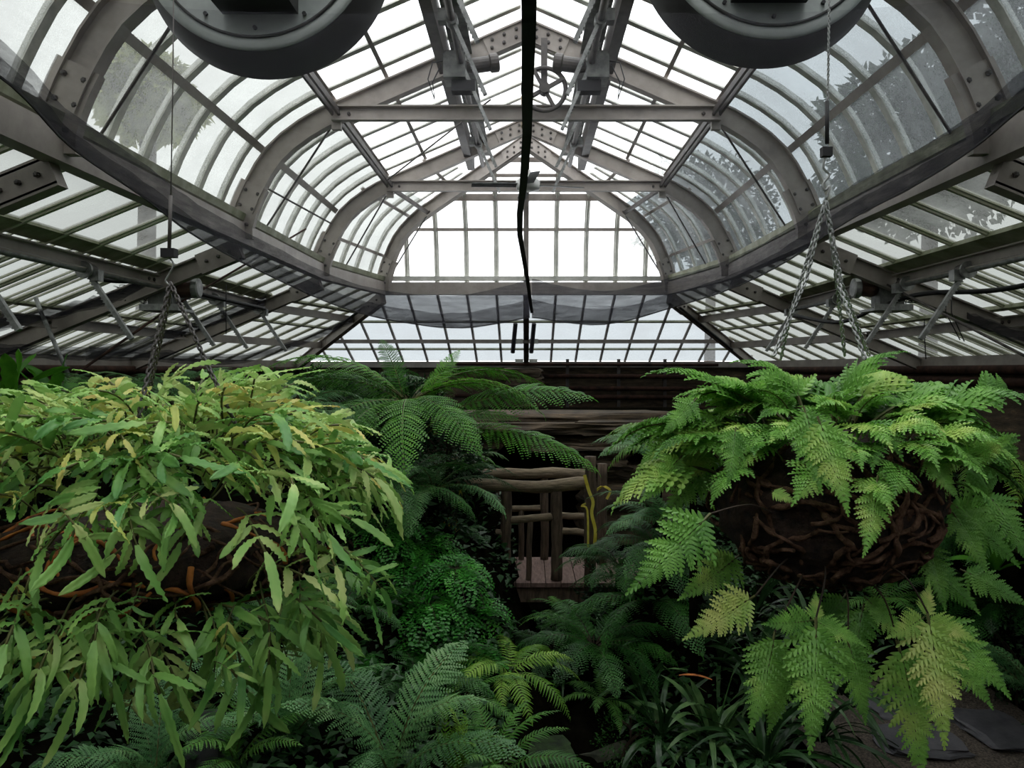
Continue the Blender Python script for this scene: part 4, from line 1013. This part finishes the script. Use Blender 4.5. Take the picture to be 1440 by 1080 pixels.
# wiry stalks carrying the low hanging fronds
b = MB()
for p, Yp in (((1148,868),1.72), ((1305,862),1.74), ((1262,900),1.88), ((1192,900),1.8), ((1090,888),1.78), ((1000,722),1.72), ((1062,838),1.80)):
    e = at(*p, Yp); s0 = RC+(e-RC)*.45+V3((0,-.02,-.02)); b.tube(spline([s0, s0.lerp(e, .5)+V3((0,-.03,.03)), e], 6), .0022, 5)
b.build('stalk', M['brownstem'], rb)

# left basket
LC = at(215, 745, 1.72)
lb = empty('hanging_fern', LC, 'pale yellow-green hanging fern of long crimped strap leaves, left side', 'hanging plant')
root_ball(lb, LC-V3((0,0,.05)), .36, .29, .105, 8, 92, .0042, M['rootcore'], M['root'], .45)
rnd = random.Random(31)
for k in range(250):
    th = k*2.399; u = ((k+.5)/250)**.5; ph = math.acos(min(1, u))*.9+.05
    b_ = ell(LC+V3((0,0,.05)), .41, .33, .17, th, ph)
    me = SY[k % 2] if rnd.random() < .12 else SF[k % 8]
    pit = lerp(66, 8, u)+rnd.uniform(-22, 22)
    o = put(me, 'frond' if k % 2 or k < 0 else 'frond', lb, b_, th+rnd.uniform(-.9, .9), math.radians(pit), rnd.uniform(-1.0, 1.0), rnd.uniform(.75, 1.2))
for k in range(52):                         # lower skirt hanging from the rim and underside
    th = -math.pi*(k+.5)/52+rnd.uniform(-.1, .1) if k < 40 else rnd.uniform(0, math.pi)
    ph = rnd.uniform(-.9, -.25)
    b_ = ell(LC, .40, .33, .17, th, ph)
    put(SH[k % 4] if k % 3 else SF[k % 6], 'frond', lb, b_, th+rnd.uniform(-.5, .5), math.radians(rnd.uniform(-25, 15)), rnd.uniform(-.6, .6), rnd.uniform(.85, 1.25))
for k, (p0, p1, Y0) in enumerate((((120,850),(60,1000),1.45), ((230,900),(190,1040),1.42), ((275,900),(258,1075),1.42), ((300,930),(360,960),1.42), ((60,880),(5,1010),1.45), ((160,830),(130,960),1.42), ((420,800),(440,900),1.5), ((470,760),(560,830),1.55), ((330,850),(300,960),1.45), ((200,820),(190,920),1.4), ((385,860),(420,940),1.6), ((120,760),(60,800),1.4), ((30,800),(20,900),1.42), ((250,900),(200,960),1.45), ((90,900),(120,990),1.5))):
    a = at(*p0, Y0); c = at(*p1, Y0-.03); d = c-a; put_dir(SF[(k*2) % 6] if k % 4 else SY[0], 'frond', lb, a, d+V3((0,0,.02)), (0,-1,.5), d.length/.22)

def gather_far(root, nm, keep=100):
    """the nearest fronds stay parts; the hidden rest become one mass"""
    bpy.context.view_layer.update()
    fr = [o for o in root.children if o.name.split('.')[0] == nm and o.data and len(o.data.materials) == 2]
    def near(o):
        tip = o.matrix_basis @ V3((.16, 0, 0)); return (V3(root.location)+tip).length+(.12 if tip.z > .1 else 0)
    fr.sort(key=near); rest = fr[keep:]
    if not rest: return
    v = []; f = []; mi = []; mats = []
    for o in rest:
        b0 = len(v); Mx = o.matrix_basis; sl = []
        for m_ in o.data.materials:
            if m_ not in mats: mats.append(m_)
            sl.append(mats.index(m_))
        v += [tuple(Mx @ q.co) for q in o.data.vertices]
        for p in o.data.polygons: f.append(tuple(b0+i for i in p.vertices)); mi.append(sl[p.material_index])
        bpy.data.objects.remove(o)
    me = bpy.data.meshes.new('fronds'); me.from_pydata(v, [], f)
    for m_ in mats: me.materials.append(m_)
    me.polygons.foreach_set('material_index', mi); me.polygons.foreach_set('use_smooth', [True]*len(f)); me.update()
    o = bpy.data.objects.new('fronds', me); col.objects.link(o); o.parent = root; o['kind'] = 'stuff'
gather_far(rb, 'frond'); gather_far(lb, 'frond')
# hangers
def link_chain(b, p0, p1, ll, r):
    p0 = V3(p0); p1 = V3(p1); d = p1-p0; n = max(2, int(d.length/(ll*.78))); t = d.normalized(); a = t.orthogonal().normalized(); c = t.cross(a)
    for i in range(n):
        m_ = p0+d*((i+.5)/n); sd = a if i % 2 else c; w_ = ll*.24; h = ll*.5-w_
        pts = []
        for k in range(5): an = -math.pi/2+math.pi*k/4; pts.append(m_+t*(h+w_*math.cos(an))+sd*w_*math.sin(an))
        for k in range(5): an = math.pi/2+math.pi*k/4; pts.append(m_+t*(-h+w_*math.cos(an))+sd*w_*math.sin(an))
        pts.append(pts[0]); b.tube(pts, r, 5, False)
def hanger(lab, parts):
    o = empty('basket_hanger', parts[0][1][0], lab, 'chain hanger')
    for nm, P, m, r in parts:
        b = MB()
        if nm == 'chain':
            for q0, q1 in zip(P, P[1:]): link_chain(b, q0, q1, r*5.5, r)
        else: b.tube(P, r, 8)
        b.build(nm, M[m], o, nm != 'block')
    return o
Yl = 1.72
h = hanger('thin wire with black block and three dark chains carrying the left hanging fern', [
    ('wire', [at(245, -120, Yl), at(243, 120, Yl), at(240, 290, Yl)], 'rod', .0014), ('turnbuckle', [at(240, 275, Yl), at(238, 350, Yl)], 'darksteel', .0042),
    ('hook', spline([at(238, 362, Yl), at(244, 372, Yl), at(238, 385, Yl), at(233, 395, Yl), at(240, 402, Yl)], 5), 'galv', .002),
    ('chain', [at(239, 398, Yl), at(214, 500, Yl-.05), at(192, 600, Yl-.12)], 'darksteel', .0025), ('chain', [at(240, 398, Yl), at(290, 510, Yl-.04), at(345, 625, Yl-.1)], 'darksteel', .0025), ('chain', [at(240, 398, Yl), at(238, 420, Yl+.06), at(205, 575, Yl+.22)], 'darksteel', .0025)])
b = MB(); b.box(at(238, 356, Yl), .030, .022, .020); b.build('block', M['black'], h)
Yr = 2.0
h = hanger('twisted chain with dark spring, open hook and bright chains carrying the right hanging fern', [
    ('chain', [at(1168, -120, Yr), at(1164, 145, Yr)], 'galv', .0016), ('spring', [at(1163, 142, Yr), at(1163, 202, Yr)], 'black', .0055),
    ('hook', spline([at(1160, 222, Yr), at(1158, 236, Yr), at(1166, 246, Yr), at(1158, 258, Yr), at(1160, 268, Yr), at(1167, 262, Yr), at(1162, 280, Yr)], 5), 'galv', .0032),
    ('chain', [at(1160, 284, Yr), at(1135, 390, Yr), at(1088, 500, Yr-.1)], 'galv', .0026), ('chain', [at(1161, 284, Yr), at(1180, 400, Yr), at(1216, 505, Yr-.08)], 'galv', .0028), ('chain', [at(1162, 284, Yr), at(1176, 390, Yr+.04), at(1188, 500, Yr+.16)], 'galv', .0026), ('chain', [at(1163, 290, Yr), at(1184, 400, Yr+.02), at(1222, 500, Yr+.12)], 'galv', .0024), ('chain', [at(1158, 290, Yr), at(1112, 440, Yr+.02), at(1098, 505, Yr+.1)], 'galv', .0024)])
b = MB(); b.box(at(1162, 214, Yr), .026, .02, .024); b.build('block', M['black'], h)

# ------------------------------------------------------------------ planting
# main tree fern left of centre
r_, c = fern(574, 566, 7.0, 'tree', 17, .92, 'tall tree fern with dark green fronds spreading over the centre, left of the bridge', ground=False, lift=2)
crown(r_, c, .12, 2.2)
for p0, p1, Y0, Y1, up in (((600, 600), (792, 494), 7.0, 6.4, (0,-.6,1)), ((610, 610), (832, 590), 6.9, 6.4, (0,-.4,1)), ((585, 580), (425, 505), 7.0, 6.6, (0,-.6,1)), ((570, 570), (520, 470), 7, 7, (0,-1,.6)), ((590, 570), (640, 490), 7, 6.9, (0,-1,.6)), ((600, 610), (700, 560), 6.9, 6.4, (0,-.6,1))):
    a = at(*p0, Y0); e = at(*p1, Y1); put_dir(TF[3], 'frond', r_, a, e-a+V3((0,0,.18)), up, (e-a).length/1.45)
r_, c = fern(925, 650, 6.6, 'blue', 11, .85, 'pale blue-green tree fern just right of the tall bridge posts', ground=False, cat='fern', name='tree_fern'); crown(r_, c, .05, 1.6)
r_, c = fern(975, 640, 5.6, 'lime', 12, 1.1, 'bright light green fern between the bridge and the right hanging fern', ground=False, name='tree_fern'); crown(r_, c, .035, 1.8)
PL = [  # px, py, Y, kind, fronds, size, label
 (405,1050,4.1,'blue',13,.95,'large feathery blue-green fern at the bottom, below the left hanging fern'),
 (330,1085,3.9,'mid',9,.8,'mid green fern at the bottom edge left of the feathery blue-green one'),
 (215,1110,3.7,'blue',9,.75,'small feathery fern poking up at the bottom left edge under the long hanging leaves'),
 (552,1100,4.0,'blue',6,1.05,'tall slender upright fern at the bottom, between the two dark gaps'),
 (640,1100,3.9,'sword',11,.85,'narrow spiky yellow-green sword fern at the bottom centre'),
 (700,1095,4.2,'mid',9,.85,'arching pale green fern at the bottom centre, right of the spiky one'),
 (715,950,5.2,'lime',13,.85,'yellow-green fern with drooping fronds left of the stone slab'),
 (650,985,4.9,'mid',10,.75,'fresh green fern behind the bottom centre ferns'),
 (800,880,6.3,'mid',10,.6,'soft green fern directly under the bridge deck'),
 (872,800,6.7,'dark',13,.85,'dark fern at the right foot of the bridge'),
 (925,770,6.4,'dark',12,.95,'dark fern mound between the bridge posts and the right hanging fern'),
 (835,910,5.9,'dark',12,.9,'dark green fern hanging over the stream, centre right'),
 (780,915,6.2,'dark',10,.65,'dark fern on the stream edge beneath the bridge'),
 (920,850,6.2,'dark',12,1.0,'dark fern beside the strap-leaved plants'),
 (845,985,5.6,'mid',8,.55,'small dull fern just above the stone slab'),
 (1000,690,6.0,'mid',11,1.0,'mid green fern behind the left side of the right hanging ball'),
 (940,740,6.2,'blue',11,.9,'greyish fern low behind the lime frond of the right hanging fern'),
 (1080,600,6.4,'mid',10,1.1,'fern half hidden behind the top of the right hanging ball'),
 (1330,600,7.8,'mid',12,1.7,'tall green fern behind the right rim of the right hanging fern'),
 (1420,650,7.6,'lime',12,1.6,'bright fern at the right edge, level with the root ball'),
 (1440,780,7.5,'mid',12,1.7,'green fern at the right edge, below the root ball'),
 (1350,760,8.2,'dark',12,1.6,'dark fern right of the root ball'),
 (1410,860,7.7,'dark',11,1.5,'dark fern right of the yellowish hanging frond'),
 (1460,985,6.5,'blue',10,1.2,'blue-green fern at the lower right corner beside the path'),
 (1240,850,7.9,'mid',10,1.1,'fern behind the gap between the two big hanging frond clusters'),
 (60,590,5.4,'mid',12,1.0,'bushy green fern at the far left above the hanging fern'),
 (150,580,5.8,'mid',12,.95,'feathery fern behind the left chain, near the left wall pipes'),
 (235,570,6.2,'blue',11,.95,'pale feathery fern between the two left chains'),
 (300,600,5.6,'dark',10,1.0,'dark fern behind the right chain of the left hanging fern'),
 (345,575,5.2,'lime',16,.62,'small dense yellow-green fern beside the right chain of the left basket'),
 (405,590,6.3,'blue',13,1.0,'blue-green fern left of the tree fern'),
 (455,610,6.6,'mid',12,1.05,'mid green fern tucked against the tree fern'),
 (500,560,7.6,'dark',12,1.2,'dark fern behind the tree fern, left part'),
 (655,645,7.6,'tree',7,.28,'short bright fern fronds left of the bridge handrail'),
 (610,690,6.4,'blue',9,.95,'blue-green fern with fronds hanging left of the bridge post'),
 (560,690,6.2,'dark',12,1.0,'dark fern in the centre left thicket'),
 (640,760,6.7,'blue',6,.45,'thin blue-green fern hanging in front of the left bridge rail'),
 (480,860,5.2,'dark',10,.8,'dark fern under the right side of the left hanging fern'),
 (390,880,4.8,'dark',10,.8,'dark fern in the shade under the left hanging fern'),
 (60,1010,4.2,'dark',9,.8,'dark fern in the deep shade at the bottom left'),
 (590,960,5.0,'dark',9,.75,'dark fern under the maidenhair'),
]
for px, py, Y, k, n, s_, lab in PL:
    wl = px > 1300 and Y > 7      # against the right wall: fronds reach into the room only
    r_, c = fern(px, py, Y, k, n, s_*(.9 if wl else 1), lab, az0=math.pi*.62 if wl else 0, fan=math.pi*.8 if wl else 2*math.pi, lift=28 if py > 1040 and px < 720 else 0)
    crown(r_, c+V3((0,0,.03)), .05, .25)
MDN = [(640,800,5.7,'maidenhair fern spilling below the left bridge post'), (600,850,5.5,'maidenhair fern hanging in the middle of the dark bank'), (655,860,5.6,'maidenhair fern right of the bank middle'), (570,790,5.9,'maidenhair fern under the dark shrub'), (545,830,5.7,'maidenhair fern at the left end of the bright band'),
       (500,930,5.0,'small lone maidenhair tuft in the dark gap'), (540,740,6.0,'maidenhair fern high on the bank beside the left hanging fern'), (615,910,5.3,'maidenhair fern low on the bank over the slender fern'), (660,920,5.3,'maidenhair fern beside the drooping yellow-green fern'), (590,760,6.1,'maidenhair fern beneath the hanging blue-green fronds')]
for k, (px, py, Y, lab) in enumerate(MDN):
    r_, c = fern(px, py, Y, 'maiden', 15, 1.15 if k != 5 else .6, 'bright green '+lab if k != 5 else 'bright '+lab)
for k, (px, py, Y, s_, lab) in enumerate(((950,950,5.9,1,'left of the rust-coloured fallen blade'), (1010,930,6.0,1,'behind the rust-coloured blade'), (1065,960,5.8,1.05,'behind the left hanging frond cluster'), (930,1040,5.3,.9,'at the bottom right of the stream'), (1000,1050,5.2,1.1,'at the bottom, left of the big hanging frond'), (1075,1070,5.0,1.1,'at the bottom under the big hanging frond'), (1150,1040,5.3,1.15,'at the bottom beside the path'), (1185,975,5.7,1.05,'at the left border of the path'), (985,880,6.6,1,'high on the bank under the lime frond'), (1060,870,6.6,1,'beneath the root ball'), (1130,900,6.3,1,'behind the star of hanging fronds'), (800,965,6.0,.7,'small, on the left bank of the stream'), (1120,980,5.6,1,'in the middle of the right bank'), (905,985,5.7,.9,'nearest the dark fern over the stream'))):
    c = at(px, py, Y); o = empty('strap_leaf_plant', c, 'dark glossy strap-leaved plant '+lab, 'plant', 'strap-leaved plants of the right bank'); GROUND.append(c)
    put(LIR[k % 3], 'leaves', o, c, k*1.3, 0, 0, s_*1.2)
for k, (px, py, Y, s_, lab) in enumerate(((12,560,4.6,1.1,'bright broad-leaved plant at the far left edge above the hanging fern'), (66,565,5.0,.9,'broad upright leaves left of the bent pale pipe'), (110,590,4.8,.8,'low broad leaves below the bent pale pipe'), (1400,800,7.0,1.3,'broad ribbed leaves right of the root ball'), (690,1000,5.0,.5,'small broad leaves beside the slender fern'))):
    c = at(px, py, Y); o = empty('broad_leaf_plant', c, lab, 'plant'); GROUND.append(c-V3((0,0,.05)))
    put(BRD[k % 2], 'leaves', o, c, k*1.1, 0, 0, s_)
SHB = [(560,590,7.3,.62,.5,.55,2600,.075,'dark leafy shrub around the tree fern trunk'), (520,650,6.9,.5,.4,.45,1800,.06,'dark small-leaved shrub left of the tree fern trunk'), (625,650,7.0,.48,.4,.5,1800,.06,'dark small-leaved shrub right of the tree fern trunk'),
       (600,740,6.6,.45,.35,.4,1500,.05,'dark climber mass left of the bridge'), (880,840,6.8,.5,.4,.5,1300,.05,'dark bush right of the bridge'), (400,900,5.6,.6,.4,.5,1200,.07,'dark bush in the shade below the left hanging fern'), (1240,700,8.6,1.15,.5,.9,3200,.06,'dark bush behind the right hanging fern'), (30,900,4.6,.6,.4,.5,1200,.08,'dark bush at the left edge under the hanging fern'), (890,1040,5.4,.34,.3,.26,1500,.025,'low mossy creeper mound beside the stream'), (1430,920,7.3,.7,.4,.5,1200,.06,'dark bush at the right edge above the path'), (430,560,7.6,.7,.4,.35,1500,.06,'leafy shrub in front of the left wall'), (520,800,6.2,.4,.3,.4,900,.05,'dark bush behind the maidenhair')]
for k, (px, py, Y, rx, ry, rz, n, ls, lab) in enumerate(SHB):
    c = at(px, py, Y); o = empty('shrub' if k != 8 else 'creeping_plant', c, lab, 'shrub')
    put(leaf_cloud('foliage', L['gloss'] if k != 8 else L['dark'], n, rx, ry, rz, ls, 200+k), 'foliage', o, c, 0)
    rnd = random.Random(k)
    for j in range(3):
        b = MB(); b.tube(spline([c+V3((rnd.uniform(-.1,.1), 0, -rz*1.3)), c+V3((rnd.uniform(-.1,.1), 0, -.2*rz)), c+V3((rnd.uniform(-.5,.5)*rx, rnd.uniform(-.3,.3)*ry, rz*.6))], 5), .012, 5); b.build('stem', M['brownstem'], o)
    GROUND.append(c-V3((0,0,rz*1.1)))
# fallen leaves and blades
def blade(lab, p0, p1, Y, m, w_=.03):
    b = MB(); a = at(*p0, Y); c = at(*p1, Y); strap_lobe(b, a, (c-a).normalized(), V3((0,1,0)), V3((0,0,1)), (c-a).length, w_, 3, .5, .05); tag(b.build('withered_leaf', M[m], None, True), lab, 'leaf')
blade('rust-brown withered blade lying over the strap-leaved plants', (955, 950), (1000, 942), 5.3, 'orangeroot')
blade('orange fallen leaf on the stone slab by the stream', (828, 1048), (841, 1050), 5.45, 'orange', .06)
blade('small red leaf among the bank ferns', (604, 922), (618, 926), 4.7, 'rust', .04)

# ------------------------------------------------------------------ ground, path, stream
anch = [(x, y, -3.25) for x, y in ((.35,5),(.35,6),(.4,7),(.3,8),(.2,9),(.3,4),(.2,10))]
PATH = [(2.6,5.6),(2.9,6.4),(3.3,7.2),(3.9,7.4),(3.4,6.4),(3.0,5.4),(3.8,5.6)]
anch += [(x, y, -3.25) for x, y in PATH]
anch += [(x, y, -2.9) for x in (-4,-2,0,2,4) for y in (-2, 0, 2)]
anch += [(-5.4, y, -1.2) for y in (3,5,7,9,11)]+[(5.4, y, -1.0) for y in (3,5,7,9,11)]+[(x, 13, -1.6) for x in (-4,-2,2,4)]
anch += [(g.x, g.y, g.z-.06) for g in GROUND]
def gz(x, y):
    sw = 0; sz = 0
    for ax, ay, az in anch:
        w_ = 1/((x-ax)**2+(y-ay)**2+.03)**1.8; sw += w_; sz += w_*az
    z = sz/sw
    dp = min(math.hypot(x-px_, y-py_) for px_, py_ in PATH)
    z = lerp(-3.25, z, min(1, max(0, (dp-.75)/.6)))
    if y < 3.4: z = min(z, -2.2)
    if x > 1.6 and y < 6.3: z = min(z, lerp(z, -3.25, min(1, (x-1.6)/.5)))
    return max(-3.3, z)+.05*noise.noise(V3((x*1.5, y*1.5, 0)))
b = MB(); b.quadstrip([[(lerp(-5.7, 5.7, i/76), lerp(-4.4, 15.3, j/110), gz(lerp(-5.7, 5.7, i/76), lerp(-4.4, 15.3, j/110))) for i in range(77)] for j in range(111)])
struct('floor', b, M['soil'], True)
b = MB(); b.quadstrip([[(lerp(2.35, 4.6, i/10), lerp(5.0, 7.9, j/12), -3.16+.01*noise.noise(V3((i, j, 0)))) for i in range(11)] for j in range(13)]); struct('floor_path', b, M['gravel'], True)
for k, (x0, y0, x1, y1, lab) in enumerate(((1232,975,1330,1008,'upper grey slate stepping stone on the path'), (1240,1022,1345,1062,'lower grey slate stepping stone on the path'), (1360,1000,1440,1050,'slate stepping stone at the right of the path'))):
    Y = 3.13*F/((y0+y1)/2-520); c = at((x0+x1)/2, (y0+y1)/2, Y); dy = 3.13*F/(y0-520)-3.13*F/(y1-520)
    tag(rock('stepping_stone', (c.x, c.y, -3.13), (x1-x0)/F*Y, dy, .08, M['slate'], 60+k, .1*k-.1, .3), lab, 'stone', 'stepping stones')
c = at(832, 1035, 5.6); tag(rock('stone_slab', c-V3((0,0,.05)), .42, .5, .12, M['mossstone'], 71, .3, .1), 'flat mossy stone slab at the stream edge, bottom centre', 'stone')
c = at(290, 1055, 4.0); tag(rock('upright_stone', c, .16, .2, .34, M['slate'], 72, .2, .1), 'small grey upright stone in the dark at the bottom left', 'stone')
c = at(50, 1075, 4.0); tag(rock('mossy_mound', c-V3((0,0,.1)), .9, .8, .35, M['moss'], 73, .2, .3), 'low dark moss mound in the bottom left corner', 'moss')
c = at(765, 1070, 4.9); tag(rock('mossy_stone', c, .36, .4, .16, M['moss'], 74, .2, .3), 'small moss covered stone at the bottom edge of the stream', 'stone')
b = MB(); b.quadstrip([[(lerp(-.2, .9, i/4), lerp(4, 9, j/6), -3.2) for i in range(5)] for j in range(7)]); struct('floor_stream', b, M['water'])

rnd = random.Random(77); cv = MB()
for k in range(30000):
    x = rnd.uniform(-4.9, 4.9); y = 3.6+6.4*rnd.random()**1.2
    if min(math.hypot(x-a_, y-c_) for a_, c_ in PATH) < .9 or (-.1 < x < .8 and y < 9): continue
    z = gz(x, y)+rnd.uniform(0, .16); az = rnd.uniform(0, 6.28); el = rnd.uniform(-.2, .9); l = rnd.uniform(.04, .11); w_ = l*.32
    d = V3((math.cos(az)*math.cos(el), math.sin(az)*math.cos(el), math.sin(el))); S = V3((-math.sin(az), math.cos(az), rnd.uniform(-.4, .4))); c = V3((x, y, z)); o_ = len(cv.v)
    cv.v += [tuple(c), tuple(c+d*l*.5+S*w_), tuple(c+d*l-V3((0,0,l*.3))), tuple(c+d*l*.5-S*w_)]; cv.f.append((o_, o_+1, o_+2, o_+3))
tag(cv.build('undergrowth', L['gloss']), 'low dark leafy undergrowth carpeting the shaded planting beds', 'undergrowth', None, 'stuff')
# ------------------------------------------------------------------ trees outside the glass
for k, (x, y, z, r, n, mm, lab) in enumerate(((-6.3, 12.6, 4.5, 1.0, 4000, 'outside', 'olive tree seen blurred through the upper left vault glass'), (7.4, 9.5, 4.0, 2.2, 9000, 'outdark', 'dark green tree behind the right vault glass'), (7.0, 13.5, 4.0, 2.2, 8000, 'outdark', 'second dark tree behind the far right vault glass'), (7.6, 5.8, 4.2, 2.0, 8000, 'outdark', 'dark tree outside near the upper right corner'), (-8, 4.5, 4.4, 1.5, 4000, 'outside', 'olive tree outside the upper left corner'), (5.2, 22, 4.4, 2.3, 6000, 'outdark', 'dark tree seen through the glazed far end, right part'))):
    c = V3((x, y, z)); o = empty('tree', (x, y, FZ), lab, 'tree')
    me = leaf_cloud('tree_foliage', L[mm], n, r, r, r*.9, .20, 300+k, .05, .6); put(me, 'foliage', o, c, 0)
    b = MB(); b.tube([(x, y, FZ), (x+.1, y, z-.5*r), (x, y, z+.3*r)], [.2, .13, .05], 8); b.build('trunk', M['brownstem'], o)
# ------------------------------------------------------------------ light, camera
w = bpy.data.worlds.new('overcast'); sc.world = w; w.use_nodes = True
nt = w.node_tree; bg = nt.nodes['Background']
bg.inputs['Color'].default_value = (.97, .975, 1.0, 1); bg.inputs['Strength'].default_value = 1.9
sd = bpy.data.lights.new('veiled_sun', 'SUN'); sd.energy = 1.0; sd.angle = math.radians(40); sd.color = (1, .98, .94)
so = bpy.data.objects.new('veiled_sun', sd); col.objects.link(so); so.rotation_euler = (math.radians(-18), math.radians(10), 0)
cd = bpy.data.cameras.new('camera'); cam = bpy.data.objects.new('camera', cd); col.objects.link(cam)
cd.sensor_width = 36; cd.lens = 27; cd.clip_start = .05; cd.clip_end = 300
cam.location = (0, 0, 0); cam.rotation_euler = (math.radians(90), 0, 0)
cd.shift_x = -20/1440; cd.shift_y = -20/1440
sc.camera = cam
vs = sc.view_settings; vs.view_transform = 'Standard'; vs.look = 'None'; vs.gamma = 1; vs.exposure = 1.12; vs.use_curve_mapping = False
